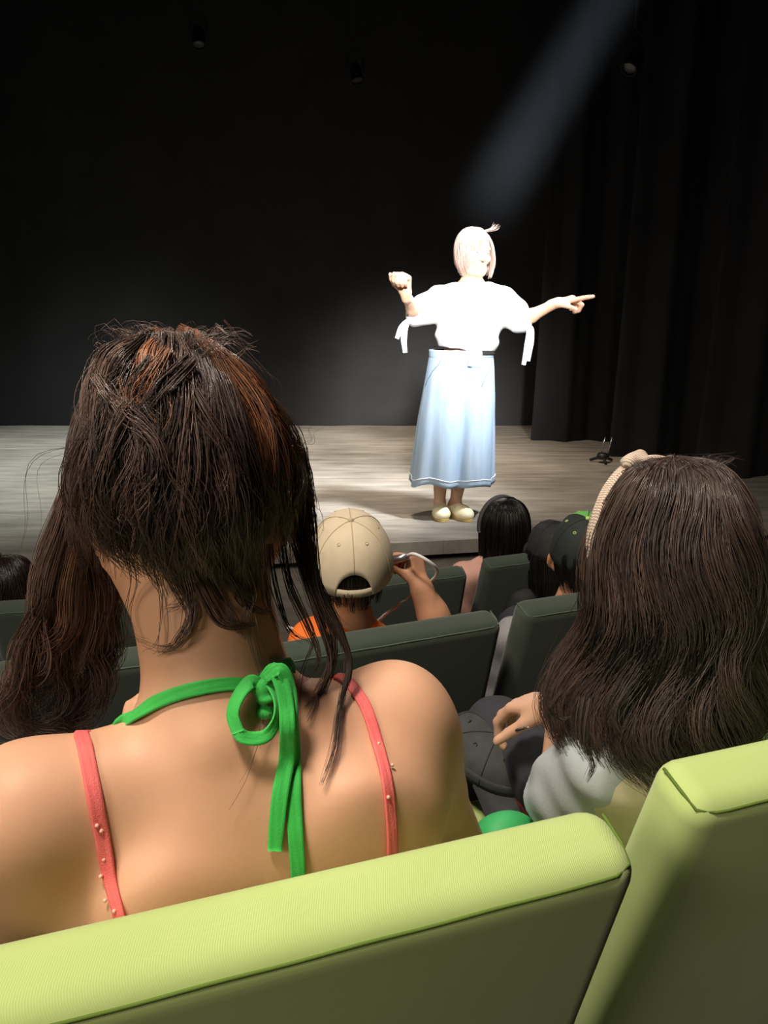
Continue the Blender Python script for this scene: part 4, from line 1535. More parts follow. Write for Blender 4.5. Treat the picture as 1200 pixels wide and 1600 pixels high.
# hair: scalp underlayer, then locks
hr_, hf_, hu_ = frame(J['hf'], J['hu'])
MM = rotm(hr_, hf_, hu_)
HC = J['head'] + Vector((-0.002, -0.012, 0.035))
s = SDF(*bounds([J['head']], 0.2), 0.005)
s.ell(J['head'] + hu_ * 0.018 - hf_ * 0.012, (0.080, 0.098, 0.092), MM, k=0)
s.ell(J['head'] + Vector((-0.005, -0.02, 0.085)), (0.055, 0.055, 0.055), None, k=0.05)
s.ell(J['head'] + hf_ * 0.095 - hu_ * 0.045, (0.062, 0.09, 0.10), MM, k=0.01, sub=True)
s.build('hair_underlayer', M['scalp'], g1)
ER = np.array([0.101, 0.112, 0.128])


def on_head(px, py, infl=1.0):
    """where the line of sight meets the hair shell round the skull (nearest point of it beyond the outline)"""
    o, d = np.array((0, 0, ZC)) - np.array(HC), np.array(ray(px, py).normalized())
    E = ER * infl
    oo, dd = o / E, d / E
    a, b, c = dd @ dd, oo @ dd, oo @ oo - 1
    disc = b * b - a * c
    t = (-b - math.sqrt(max(disc, 0))) / a
    return Vector(np.array((0, 0, ZC)) + d * t)


H = Hair()
dk = (0.060, 0.039, 0.034)
md = (0.120, 0.075, 0.061)
au = (0.27, 0.110, 0.055)  # auburn strands, partly brightened by highlights painted into them
# locks over the back of the head: (pixel path), auburn share
head_locks = [
    # left flank, sweeping down and out
    ([(225, 520), (165, 560), (140, 620), (125, 700), (105, 800)], md), ([(235, 515), (180, 555), (152, 640), (135, 730), (112, 830)], md),
    ([(240, 512), (195, 570), (170, 650), (150, 760), (128, 860)], dk), ([(230, 530), (190, 600), (168, 690), (165, 790), (150, 880)], dk),
    ([(250, 520), (215, 590), (178, 640), (140, 700), (118, 790)], md),
    # twist in the middle left
    ([(245, 510), (215, 545), (200, 600), (190, 640), (160, 720)], au), ([(255, 515), (235, 560), (232, 610), (245, 650), (255, 690)], au),
    ([(262, 508), (240, 550), (222, 600), (210, 650), (195, 720)], md), ([(215, 560), (185, 600), (192, 650), (235, 670), (252, 700)], dk),
    # central panel left: brownish
    ([(195, 640), (160, 690), (152, 760), (165, 820), (205, 880)], md), ([(205, 645), (180, 710), (178, 780), (195, 840), (235, 890)], (0.05, 0.032, 0.022)),
    ([(215, 650), (200, 720), (200, 800), (225, 860), (262, 905)], (0.05, 0.032, 0.022)), ([(228, 655), (222, 740), (228, 815), (255, 875), (290, 925)], md),
    # central panel
    ([(270, 515), (262, 600), (250, 700), (252, 800), (275, 885)], dk), ([(280, 520), (272, 620), (262, 720), (270, 820), (300, 900)], dk),
    ([(290, 520), (285, 620), (285, 730), (295, 830), (318, 910)], md), ([(300, 525), (300, 640), (308, 750), (318, 850), (335, 920)], md),
    ([(310, 525), (318, 640), (330, 760), (338, 850), (345, 910)], (0.045, 0.028, 0.024)), ([(315, 530), (335, 650), (352, 760), (360, 850), (372, 920)], md),
    ([(320, 535), (350, 660), (370, 770), (380, 860), (385, 930)], dk), ([(325, 540), (362, 650), (392, 760), (402, 850), (405, 930)], dk),
    ([(260, 530), (300, 640), (345, 720), (358, 800), (362, 880)], md), ([(250, 560), (240, 660), (235, 740), (240, 820), (262, 880)], dk),
    # right flank: auburn hair, its lit highlights partly put into the colour
    ([(290, 510), (340, 560), (385, 640), (415, 740), (425, 850)], au), ([(300, 512), (355, 575), (405, 640), (435, 740), (440, 850)], au),
    ([(305, 515), (370, 585), (425, 650), (452, 740), (455, 840)], au), ([(310, 520), (380, 600), (440, 670), (468, 760), (470, 860)], (0.10, 0.040, 0.020)),
    ([(315, 525), (372, 590), (415, 660), (440, 760), (448, 870)], md), ([(320, 540), (385, 620), (450, 700), (474, 790), (472, 880)], (0.07, 0.03, 0.017)),
    ([(280, 505), (320, 545), (360, 610), (395, 700), (408, 800)], (0.10, 0.04, 0.02)),
]
for path, c in head_locks:
    for rep_ in range(3):
        lv = RNG.uniform(-0.04, 0.085)
        dx, dy = RNG.uniform(-12, 12), RNG.uniform(-18, 22)
        g = []
        for i, (x, y) in enumerate(path):
            w = i / (len(path) - 1)
            xx = x + dx * (0.4 + w) + RNG.uniform(-5, 5)
            g.append(on_head(max(112, min(476, xx)), y + dy * w, 1.0 + lv * (1 - 0.35 * w) + 0.015 * RNG.uniform(-1, 1)))
        g[0] = g[0].lerp(HC, 0.03)
        kf = RNG.uniform(0.5, 1.6)
        cc = tuple(v * kf for v in c)
        H.lock(g, 36, (0.004, 0.0085, 0.0095, 0.007, 0.0022), cc, 0.00040, 20, 0.006, 1.5, 0.0022, flat=((0, -1, 0.1), 0.55), lenvar=0.22, var=0.35)
# a second, loosely laid layer
for i in range(40):
    x0 = RNG.uniform(215, 320); x1 = 290 + (x0 - 270) * 3.6 + RNG.uniform(-25, 25)
    y1 = RNG.uniform(820, 905)
    bend = RNG.uniform(-22, 22)
    path = [(x0, 520), (x0 + (x1 - x0) * 0.45 + bend, 610 + RNG.uniform(-15, 15)), (x0 + (x1 - x0) * 0.85 - bend, 720), (x1 + bend * 0.6, 800), (x1 + RNG.uniform(-22, 22), y1)]
    c = au if (x1 > 390 and RNG.uniform() < 0.5) else (md if RNG.uniform() < 0.5 else dk)
    g = [on_head(max(115, min(474, x)), y, 1.05 + 0.04 * RNG.uniform(-1, 1)) for x, y in path]
    H.lock(g, 16, (0.003, 0.006, 0.007, 0.0025), c, 0.00038, 20, 0.007, 1.6, 0.003, flat=((0, -1, 0.1), 0.6), lenvar=0.25)
# the half-up twist at the crown: locks drawn together and tucked in
for path, c, n in (([(150, 590), (168, 615), (190, 632), (212, 640)], md, 40), ([(300, 560), (262, 600), (232, 628), (205, 640)], dk, 40), ([(262, 545), (236, 585), (215, 615), (196, 642)], au, 30),
                   ([(185, 628), (200, 650), (222, 662), (245, 690), (256, 740)], md, 45), ([(205, 632), (192, 655), (172, 690), (158, 750)], md, 40), ([(240, 560), (222, 590), (214, 620), (226, 650), (248, 672)], dk, 30)):
    H.lock([on_head(x, y, 1.10) for x, y in path], n, (0.006, 0.008, 0.006, 0.003), c, 0.00040, 18, 0.003, 1.0, 0.002, flat=((0, -1, 0.1), 0.7), lenvar=0.2)
# the far side of the head, so that it is whole from elsewhere
crown1 = Vector((-0.185, 0.675, 1.115))
profb = [(0.01, 0.01, 0.0), (0.06, 0.07, 0.02), (0.090, 0.100, 0.08), (0.094, 0.104, 0.13), (0.088, 0.09, 0.16)]
long_hair(H, crown1, J['hf'], J['hu'], profb, 26, 45, dk, 0.00055, arc=(-150, 150), seg=12, wave=0.003)
# fuzzy crown
for i in range(60):
    x0 = RNG.uniform(180, 330)
    p0 = on_head(x0, 545 + abs(x0 - 250) * 0.3, 0.98)
    p1 = p0 + Vector((RNG.uniform(-0.03, 0.03), RNG.uniform(-0.01, 0.03), RNG.uniform(0.006, 0.022)))
    p2 = p1 + Vector((RNG.uniform(-0.03, 0.04), 0.0, RNG.uniform(-0.03, 0.006)))
    H.lock([p0, p1, p2], 4, (0.003, 0.006, 0.004), md, 0.00026, 10, 0.004)
# nape ends over the neck
nape = [([(262, 870), (285, 920), (300, 955), (296, 985), (275, 1005), (250, 1012)], dk, 26), ([(285, 880), (300, 930), (302, 965), (285, 995), (255, 1010), (215, 1000)], md, 12),
        ([(205, 850), (215, 905), (213, 950), (225, 985), (240, 1000)], md, 5), ([(300, 890), (330, 950), (352, 975), (380, 978), (400, 965)], dk, 26),
        ([(345, 880), (370, 930), (392, 955), (415, 960)], dk, 20), ([(370, 850), (385, 920), (380, 960), (388, 985)], md, 16), ([(240, 850), (268, 905), (283, 940), (262, 960)], md, 16),
        ([(400, 860), (405, 920), (412, 960), (428, 1000)], dk, 12), ([(320, 880), (345, 930), (360, 965), (380, 1000)], dk, 12), ([(230, 860), (262, 925), (255, 1000), (238, 1020)], md, 4),
        ([(380, 900), (388, 980), (400, 1030), (412, 1085), (402, 1150), (385, 1210), (352, 1260)], dk, 5)]
for path, c, n in nape:
    g = [on_skin(x, y, 0.006)[0] if y > 905 else on_head(x, y, 0.96) for x, y in path]
    H.lock(g, n, (0.006, 0.006, 0.0035, 0.0015), c, 0.00036, 22, 0.003, 1.5, 0.0015, lenvar=0.35)
# right-hand strands beside the ear, over the shoulder
rs = [([(470, 760, 0.675), (478, 850, 0.665), (500, 930, 0.655), (522, 1000, 0.645), (505, 1070, 0.635), (478, 1110, 0.63)], dk, 45, 0.006),
      ([(462, 800, 0.675), (490, 900, 0.66), (530, 980, 0.645), (545, 1040, 0.635), (530, 1100, 0.628), (524, 1170, 0.62), (505, 1230, 0.612)], dk, 40, 0.005),
      ([(455, 820, 0.67), (480, 900, 0.66), (498, 960, 0.65), (515, 1030, 0.64), (500, 1080, 0.633), (478, 1125, 0.63)], md, 30, 0.005),
      ([(440, 850, 0.665), (452, 920, 0.655), (480, 980, 0.645), (500, 1020, 0.64), (492, 1050, 0.637), (440, 1078, 0.63)], md, 14, 0.004),
      ([(420, 850, 0.66), (432, 930, 0.65), (455, 985, 0.645), (490, 1010, 0.64)], dk, 12, 0.004),
      ([(430, 860, 0.66), (470, 950, 0.65), (490, 1000, 0.643), (470, 1060, 0.632), (458, 1150, 0.617), (440, 1190, 0.61)], md, 6, 0.003),
      ([(470, 700, 0.68), (482, 800, 0.67), (492, 880, 0.66), (510, 950, 0.65), (538, 1010, 0.642)], md, 40, 0.006)]
for path, c, n, w in rs:
    g = [P(x, y, d) for x, y, d in path]
    g2 = []
    for i, p in enumerate(g):                      # keep clear of the skin
        loc, nrm, idx, dist = BV.find_nearest(p)
        dd = (p - Vector((0, 0, ZC))).normalized()
        hit = BV.ray_cast(Vector((0, 0, ZC)), dd)
        if hit[0] is not None and (hit[0] - Vector((0, 0, ZC))).length < (p - Vector((0, 0, ZC))).length + 0.006:
            p = hit[0] - dd * 0.007
        g2.append(p)
    H.lock(g2, n, (w, w, w * 0.7, w * 0.4, 0.0012), c, 0.00040, 24, 0.003, 1.4, 0.0015, lenvar=0.3)
# the big mass of hair hanging down on the left
lh = [([(135, 700), (112, 800), (98, 900), (100, 1000), (85, 1080), (110, 1160)], dk, 110, 0.66), ([(120, 720), (95, 820), (70, 920), (55, 1000), (25, 1060), (20, 1120), (60, 1160)], md, 90, 0.65),
      ([(150, 740), (130, 850), (125, 950), (120, 1040), (110, 1110), (135, 1160)], dk, 120, 0.67), ([(165, 780), (160, 880), (152, 980), (140, 1060), (120, 1130), (140, 1165)], dk, 120, 0.675),
      ([(110, 780), (80, 880), (75, 960), (70, 1020), (40, 1060), (12, 1080), (5, 1110)], md, 70, 0.65), ([(170, 830), (172, 930), (165, 1010), (150, 1060), (138, 1120)], dk, 90, 0.68),
      ([(125, 850), (110, 930), (95, 985), (60, 1030), (25, 1065), (8, 1110), (30, 1150)], (0.09, 0.042, 0.026), 60, 0.645), ([(100, 900), (90, 1000), (105, 1080), (60, 1130), (90, 1175)], dk, 80, 0.66),
      ([(150, 900), (150, 1000), (160, 1050), (140, 1110), (100, 1150), (60, 1170)], dk, 80, 0.67), ([(172, 880), (178, 980), (168, 1040), (150, 1075), (135, 1085)], dk, 26, 0.67),
      ([(70, 930), (45, 1010), (35, 1080), (60, 1140), (120, 1165)], (0.05, 0.028, 0.02), 60, 0.65), ([(140, 760), (115, 860), (105, 960), (85, 1040), (50, 1110), (75, 1170)], dk, 90, 0.66),
      ([(60, 960), (30, 1030), (8, 1090), (5, 1140), (35, 1170)], md, 40, 0.65)]
for path, c, n, d in lh:
    g = []
    for i, (x, y) in enumerate(path):
        p = P(x, y, d)
        w = i / (len(path) - 1)
        p = P(x, y, d + 0.02 * w)
        g.append(p)
    H.lock(g, n, (0.009, 0.013, 0.011, 0.010, 0.009, 0.006), c, 0.00042, 28, 0.013, 2.0, 0.004, lenvar=0.35, var=0.45, flat=((0, -1, 0), 0.8))
for path, c, n, d in (([(150, 740), (160, 820), (170, 890), (172, 970), (158, 1050)], dk, 60, 0.665), ([(135, 720), (148, 810), (160, 880), (165, 950), (150, 1040)], md, 60, 0.66),
                     ([(165, 790), (176, 850), (178, 910), (176, 960), (168, 1030)], dk, 40, 0.668), ([(120, 740), (130, 830), (140, 920), (138, 1000), (120, 1080)], md, 60, 0.655)):
    H.lock([P(x, y, d + 0.015 * i / 4) for i, (x, y) in enumerate(path)], n, (0.008, 0.010, 0.010, 0.008, 0.004), c, 0.00042, 24, 0.006, 1.6, 0.003, lenvar=0.3)
# stray hairs
for path in ([(350, 500), (380, 540), (420, 600), (440, 660)], [(330, 520), (390, 570), (430, 610), (438, 640)], [(465, 700), (485, 690), (495, 660)], [(120, 700), (60, 720), (48, 780), (45, 850), (48, 900)],
             [(160, 620), (115, 640), (100, 680)], [(470, 760), (500, 800), (488, 860)], [(140, 560), (150, 600), (125, 640)], [(470, 900), (505, 960), (560, 990)]):
    H.lock([P(x, y, 0.665) for x, y in path], 3, (0.003, 0.006, 0.008), md, 0.00022, 14, 0.004)
H.build('hair', M['hair'], g1)

# =========================== wavy haired girl on the right
q, r2, f2 = seat_frame(s1b)
g2 = tag(empty('person', (0.40, 0.98, FL[1])), 'girl with long wavy dark brown hair and a striped knotted headband at right', 'person')
J = seated_joints(q, r2, f2, 0.80, (0.365, 0.925, 0.870), (-0.32, 0.94, -0.12), hu=(-0.04, 0.10, 1), sw=0.150)
J['pelvis'] = Vector((0.40, 1.02, 0.40))
for sq, sd in (('L', -1), ('R', 1)):
    J['hip' + sq] = J['pelvis'] + r2 * 0.07 * sd
    J['kn' + sq] = J['hip' + sq] + f2 * 0.29 + r2 * 0.035 * sd + Vector((0, 0, 0.02))
    J['an' + sq] = Vector((J['kn' + sq].x, J['kn' + sq].y, FL[1] + 0.10)) + f2 * 0.02
J['neck'] = Vector((0.375, 0.915, 0.662))
J['shL'] = Vector((0.282, 0.885, 0.586)); J['shR'] = Vector((0.475, 0.953, 0.592))
J['chest'] = Vector((0.378, 0.935, 0.54)); J['waist'] = Vector((0.39, 0.97, 0.45))
J['elL'] = Vector((0.255, 0.965, 0.465)); J['wrL'] = P(876, 1102, 1.03)
J['elR'] = Vector((0.56, 1.02, 0.50)); J['wrR'] = Vector((0.47, 1.17, 0.50))
hd = [dict(wrist=J['wrL'], fwd=P(812, 1098, 1.09) - J['wrL'], back=(0.0, -0.10, 1), thumb_side=-1, sc=0.90,
           curls=((34, 40, 26), (26, 36, 24), (24, 34, 24), (24, 34, 24)), thumb=(34, -6, -10), spread=9, r0=1.12),
      dict(wrist=J['wrR'], fwd=f2, back=(0, 0, 1), thumb_side=-1, sc=0.75)]
s, fr = body(J, 0.80, 0.0042, hands=hd, headsc=0.92)
s.build('body', M['skin_pale'], g2)
eyes(J, 0.92, g2)
s = garment(J, 0.80, 0.006, 0.014, torso=True, neckcut=0.008, wr=0.004, freq=50)
s.build('shirt', M['cream_cloth'], g2)
for sq in 'LR':
    a, b = J['sh' + sq], J['el' + sq]
    ss = SDF(*bounds([a, b], 0.12), 0.005)
    ss.cap(a + Vector((0, 0, 0.004)), a.lerp(b, 0.5), 0.058, 0.061, k=0)
    ss.cap(a.lerp(b, 0.5), a.lerp(b, 0.92), 0.061, 0.062, k=0.02)
    ss.wrinkle(lambda X, Y, Z: 0.0018 * np.sin(90 * (Z + 0.6 * X) + 2 * np.sin(40 * Y)))
    ss.cut_plane(a.lerp(b, 0.9), b - a)
    ss.build('sleeve', M['pale_blue_cloth'], g2)
garment(J, 0.80, 0.008, 0.006, torso=False, legs=1.75, neckcut=0, wr=0.002).build('leggings', M['dark_cloth'], g2)
s = garment(J, 0.80, 0.008, 0.014, torso=False, legs=0.30, neckcut=0, wr=0.004, extra=lambda s, r, f, u: s.ell(J['pelvis'], (0.145, 0.11, 0.09), rotm(r, f, u), k=0.03))
s.build('skirt', M['white_cloth'], g2)
# hair tie round the wrist
wd = (hd[0]['fwd']).normalized()
a1 = wd.orthogonal().normalized(); a2 = wd.cross(a1)
wc = J['wrL'] - wd * 0.002
MB().tube([wc + (a1 * math.cos(k * math.pi / 12) * 0.026 + a2 * math.sin(k * math.pi / 12) * 0.026) for k in range(25)], 0.0028, 8, False).build('wristband', M['elastic'], g2, True)
H = Hair()
d2 = (0.064, 0.046, 0.041)
hr_, hf_, hu_ = frame(J['hf'], J['hu'])
crown = J['head'] + hu_ * 0.108
prof = [(0.004, 0.004, 0.0), (0.046, 0.055, 0.010), (0.076, 0.088, 0.050), (0.086, 0.102, 0.105), (0.092, 0.112, 0.17), (0.110, 0.120, 0.235), (0.128, 0.124, 0.30), (0.122, 0.116, 0.36), (0.104, 0.104, 0.415)]
long_hair(H, crown, J['hf'], J['hu'], prof, 60, 60, d2, 0.00055, part=0.0, wave=0.008, freq=2.5, spread=(0.007, 0.015, 0.016, 0.015, 0.012, 0.006), arc=(-150, 150), seg=28, wavy=0.036, lenvar=0.22, jit=0.005, auburn=((0.090, 0.060, 0.048), 0.4))
prof_in = [(a * 0.95, b * 0.95, h * 0.98) for a, b, h in prof]
long_hair(H, crown - hu_ * 0.004, J['hf'], J['hu'], prof_in, 44, 40, (0.010, 0.007, 0.006), 0.0008, arc=(-140, 140), seg=14, wave=0.004, wavy=0.010)
# a curl that escapes at the bottom
H.lock([P(915, 1090, 0.80), P(908, 1130, 0.79), P(910, 1165, 0.785), P(926, 1195, 0.785), P(917, 1222, 0.785)], 26, (0.007, 0.006, 0.005, 0.0015), d2, 0.00045, 22, 0.001, 0.8)
H.lock([P(880, 1080, 0.86), P(868, 1095, 0.86), P(862, 1110, 0.865), P(876, 1122, 0.865), P(892, 1118, 0.86)], 14, (0.004, 0.004, 0.002), d2, 0.00045, 18, 0.002)
for k in range(40):
    a = RNG.uniform(-1.8, 1.8)
    p0 = crown + hr_ * 0.05 * math.sin(a) - hf_ * 0.05 * math.cos(a) - hu_ * 0.008
    H.lock([p0, p0 + Vector((RNG.uniform(-0.02, 0.02), 0, 0.012)), p0 + Vector((RNG.uniform(-0.05, 0.05), 0, RNG.uniform(-0.01, 0.02)))], 2, (0.002, 0.004), d2, 0.00028, 10)
H.build('hair', M['hair'], g2)
s = SDF(*bounds([J['head'], J['head'] - Vector((0, 0, 0.2))], 0.15), 0.006)
MM = rotm(hr_, hf_, hu_)
s.ell(J['head'] + hu_ * 0.014 - hf_ * 0.010, (0.070, 0.086, 0.078), MM, k=0)
s.cap(J['head'] - hf_ * 0.045 - hu_ * 0.02, J['head'] - hf_ * 0.045 - Vector((0, 0, 0.13)), 0.055, 0.045, k=0.03)
s.ell(J['head'] + hf_ * 0.085 - hu_ * 0.045, (0.058, 0.085, 0.10), MM, k=0.01, sub=True)
s.build('hair_underlayer', M['scalp'], g2)
# knotted striped headband over the top of the head
bp_, bn = [], []
for k in range(17):
    a = math.radians(-100 + 200 * k / 16)
    p = J['head'] + hf_ * 0.048 + hr_ * math.sin(a) * 0.088 + hu_ * (math.cos(a) * 0.112 - 0.004)
    bp_.append(p); bn.append((hr_ * math.sin(a) + hu_ * math.cos(a) + hf_ * 0.2).normalized())
hb_ = ribbon(bp_, bn, [0.016, 0.020, 0.022, 0.024, 0.022, 0.020, 0.016], 0.008, 'headband', M['stripe'], g2, n=60, fold=0.05)
kc = J['head'] + hf_ * 0.048 + hu_ * 0.107 - hr_ * 0.020
s = SDF(*bounds([kc], 0.06), 0.0025)
s.ell(kc, (0.022, 0.018, 0.010), MM, k=0)
s.cap(kc - hr_ * 0.018 - hf_ * 0.010, kc + hr_ * 0.014 + hf_ * 0.012 + hu_ * 0.004, 0.010, 0.010, k=0.005)
s.build('headband_knot', M['stripe'], hb_)

# things on her lap
bag = tag(mesh_obj('red_bag', *(lambda vf: ([Matrix.Translation((0.285, 1.14, 0.350)) @ Matrix.Rotation(0.25, 4, 'Z') @ Vector(p) for p in vf[0]], vf[1]))(rounded_block(-0.075, 0.06, -0.07, 0.06, 0.0, 0.085, 0.03)), M['red']), 'dark red cloth bag on the lap of the wavy haired girl', 'bag')
lc = tag(empty('baseball_cap', P(760, 1165, 1.17)), 'charcoal peaked cap lying loose on the lap of the wavy haired girl', 'cap')
cap_hat('crown_band', P(770, 1180, 1.20), (0.50, -0.82, -0.25), (0.12, -0.16, 0.98), 0.086, 0.050, M['charcoal_cloth'], M['charcoal_cloth'], M['black_cloth'], lc, M['charcoal_cloth'], False, brim_len=0.085)
pen = tag(empty('thin_pen', P(815, 1138, 1.06)), 'thin dark pen between the fingers of the wavy haired girl', 'pen')
pa, pb = P(783, 1147, 1.05), P(826, 1136, 1.015)
MB().tube([pa, pa.lerp(pb, 0.85)], 0.0020, 8).build('barrel', M['black_metal'], pen, True)
MB().tube([pa.lerp(pb, 0.85), pb], [0.0020, 0.0006], 8).build('tip', M['silver'], pen, True)
gb = P(800, 1345, 0.92)
s = SDF(*bounds([gb], 0.17), 0.006)
s.ell(gb + Vector((-0.01, 0.02, -0.04)), (0.055, 0.05, 0.10), None, k=0)
s.ell(gb + Vector((0.02, 0.03, -0.03)), (0.05, 0.05, 0.07), None, k=0.03)
s.wrinkle(lambda X, Y, Z: 0.006 * np.sin(55 * X + 20 * Z) * np.sin(40 * Z + 30 * Y))
tag(s.build('green_bag', M['bag_green']), 'bright green cloth bundle between the two girls in the lime seats', 'bag')

# =========================== boy in the beige cap
q, r3, f3 = seat_frame(s2b)
b3 = tag(empty('person', q(0, 0.35, 0)), 'boy in a beige baseball cap and orange shirt raising one hand', 'person')
hc = P(548, 888, 1.69)
J = seated_joints(q, r3, f3, 0.82, hc, (-0.10, 0.90, 0.30), hu=(0.03, -0.36, 0.93), sw=0.14, shoulder_drop=0.315)
J['shL'] = P(492, 1006, 1.67)
J['elR'] = P(700, 1010, 1.78); J['wrR'] = P(660, 925, 1.80)
hd = [dict(wrist=J['wrR'] + Vector((0, 0, 0.005)), fwd=P(648, 880, 1.83) - J['wrR'], back=(0.75, -0.55, 0.2), thumb_side=-1, sc=0.92, curls=((60, 60, 40), (65, 65, 40), (70, 65, 40), (70, 65, 40)), thumb=(30, -20, -10), spread=4, r0=1.15),
      lap_hand(J, 'L', 0.75, r3, f3)]
s, fr = body(J, 0.82, 0.0048, hands=hd, headsc=0.95, extra=lambda s, r, f, u: (s.cap(J['elR'], J['elR'].lerp(J['wrR'], 0.6), 0.040, 0.036, k=0.02), s.cap(J['elR'].lerp(J['wrR'], 0.6), J['wrR'], 0.036, 0.027, k=0.02)))
s.build('body', M['skin_warm'], b3)
eyes(J, 0.95, b3)
garment(J, 0.82, 0.007, 0.012, torso=True, sleeves=0.6, neckcut=0.004, wr=0.003).build('shirt', M['orange'], b3)
garment(J, 0.82, 0.009, 0.010, torso=False, legs=1.0, neckcut=0, wr=0.003, extra=lambda s, r, f, u: s.ell(J['pelvis'], (0.145, 0.11, 0.09), rotm(r, f, u), k=0.03)).build('shorts', M['denim_blue'], b3)
hr_, hf_, hu_ = frame(J['hf'], J['hu'])
H = Hair()
profs = [(0.03, 0.04, 0.02), (0.070, 0.085, 0.06), (0.076, 0.092, 0.11), (0.073, 0.088, 0.150), (0.066, 0.074, 0.178)]
long_hair(H, J['head'] + hu_ * 0.100, J['hf'], J['hu'], [(a, b, h * 0.72) for a, b, h in profs], 26, 30, (0.02, 0.013, 0.010), 0.0008, arc=(-100, 100), seg=10, wave=0.001, spread=(0.006, 0.010, 0.010, 0.006))
H.build('hair', M['hair'], b3)
cap_hat('cap', J['head'] + hu_ * 0.005, J['hf'], J['hu'], 0.104, 0.128, M['beige'], M['beige'], M['beige_seam'], b3, M['beige'], True, button=M['beige_seam'])
# white cord wound round the hand
cord = tag(empty('cord', P(650, 880, 1.80)), 'white cord looped over the raised hand of the boy in the beige cap', 'cord')
MB().tube([Vector(p) for p in catmull([P(636, 868, 1.77), P(648, 866, 1.745), P(668, 876, 1.74), P(681, 888, 1.76), P(681, 900, 1.82), P(665, 915, 1.86), P(640, 932, 1.85), P(606, 957, 1.82), P(560, 992, 1.80), P(500, 1000, 1.78), P(450, 980, 1.72)], 60)], 0.0042, 8).build('strand', M['white_cord'], cord, True)
cl_ = (P(612, 876, 1.80), P(638, 869, 1.79))
MB().tube([cl_[0], cl_[0].lerp(cl_[1], 0.5), cl_[1]], [0.011, 0.010, 0.008], 10).build('metal_clip', M['silver'], cord, True)

# =========================== boy in the dark cap with green front
q, r4, f4 = seat_frame(s2c)
b4 = tag(empty('person', q(0, 0.35, 0)), 'boy in a dark cap with green front and grey shirt, partly behind wavy hair', 'person')
hc = P(908, 868, 1.98)
J = seated_joints(q, r4, f4, 0.82, hc, (0.30, 0.90, 0.25), hu=(0.0, -0.34, 0.95), sw=0.158)
J['shL'] = P(806, 1000, 1.90); J['elL'] = P(782, 1085, 1.93)
J['neck'] = hc + Vector((-0.02, -0.02, -0.135))
J['shR'] = J['shL'] + r4 * 0.26
J['chest'] = ((J['shL'] + J['shR']) / 2).lerp(J['pelvis'], 0.34)
J['wrL'] = J['elL'] + f4 * 0.15 + r4 * 0.05
J['elR'] = J['shR'] + r4 * 0.04 + f4 * 0.05 - Vector((0, 0, 0.19)); J['wrR'] = J['elR'] + f4 * 0.15
s, fr = body(J, 0.82, 0.0048, hands=[lap_hand(J, 'L', 0.75, r4, f4), lap_hand(J, 'R', 0.75, r4, f4)], headsc=0.95)
s.build('body', M['skin_warm'], b4)
eyes(J, 0.95, b4)
garment(J, 0.82, 0.006, 0.014, torso=True, sleeves=0.95, neckcut=0.004, wr=0.005, freq=50).build('shirt', M['grey_cloth'], b4)
garment(J, 0.82, 0.009, 0.010, torso=False, legs=1.6, neckcut=0, wr=0.003, extra=lambda s, r, f, u: s.ell(J['pelvis'], (0.145, 0.11, 0.09), rotm(r, f, u), k=0.03)).build('trousers', M['dark_cloth'], b4)
hr_, hf_, hu_ = frame(J['hf'], J['hu'])
H = Hair()
long_hair(H, J['head'] + hu_ * 0.100, J['hf'], J['hu'], [(a, b, h * 0.85) for a, b, h in profs], 26, 30, (0.008, 0.006, 0.006), 0.0008, arc=(-70, 70), seg=10, wave=0.001, spread=(0.006, 0.010, 0.010, 0.006))
H.build('hair', M['hair'], b4)
cap_hat('cap', J['head'] + hu_ * 0.004, J['hf'], J['hu'], 0.090, 0.112, M['cap_green'], M['navy_cap'], M['black_cloth'], b4, M['cap_green'], False, button=M['eyelet'])

# =========================== girl in the pink top
q, r5, f5 = seat_frame(s3b)
b5 = tag(empty('person', q(-0.12, 0.40, 0)), 'girl in a pink top with straight black hair and grey headband near the stage', 'person')
hc = P(788, 822, 2.86)
J = seated_joints(lambda x, y, z: q(x - 0.13, y + 0.08, z), r5, f5, 0.82, hc, (-0.30, 0.94, 0.02), sw=0.15)
J['shL'] = P(727, 902, 2.80); J['shR'] = J['shL'] + r5 * 0.25
J['neck'] = hc + Vector((-0.02, -0.01, -0.14))
J['chest'] = ((J['shL'] + J['shR']) / 2).lerp(J['pelvis'], 0.34)
J['elL'] = P(722, 975, 2.82); J['wrL'] = J['elL'] + f5 * 0.15
s, fr = body(J, 0.82, 0.006, hands=[lap_hand(J, 'L', 0.75, r5, f5), lap_hand(J, 'R', 0.75, r5, f5)], headsc=0.9)
s.build('body', M['skin_warm'], b5)
eyes(J, 0.9, b5)
garment(J, 0.82, 0.006, 0.012, torso=True, sleeves=0.9, neckcut=0.004, wr=0.005, freq=50).build('shirt', M['rose'], b5)
garment(J, 0.82, 0.009, 0.010, torso=False, legs=1.6, neckcut=0, wr=0.003, extra=lambda s, r, f, u: s.ell(J['pelvis'], (0.145, 0.11, 0.09), rotm(r, f, u), k=0.03)).build('trousers', M['dark_cloth'], b5)
hr_, hf_, hu_ = frame(J['hf'], J['hu'])
H = Hair()
blk = (0.010, 0.008, 0.008)
crown = J['head'] + hu_ * 0.108
prs = [(0.004, 0.004, 0.0), (0.050, 0.058, 0.012), (0.084, 0.094, 0.06), (0.092, 0.104, 0.12), (0.090, 0.104, 0.19), (0.095, 0.100, 0.26)]
long_hair(H, crown, J['hf'], J['hu'], prs, 34, 34, blk, 0.0011, wave=0.001, arc=(-125, 125), seg=12, spread=(0.006, 0.016, 0.018, 0.014))
H.build('hair', M['hair'], b5)
bp_, bn = [], []
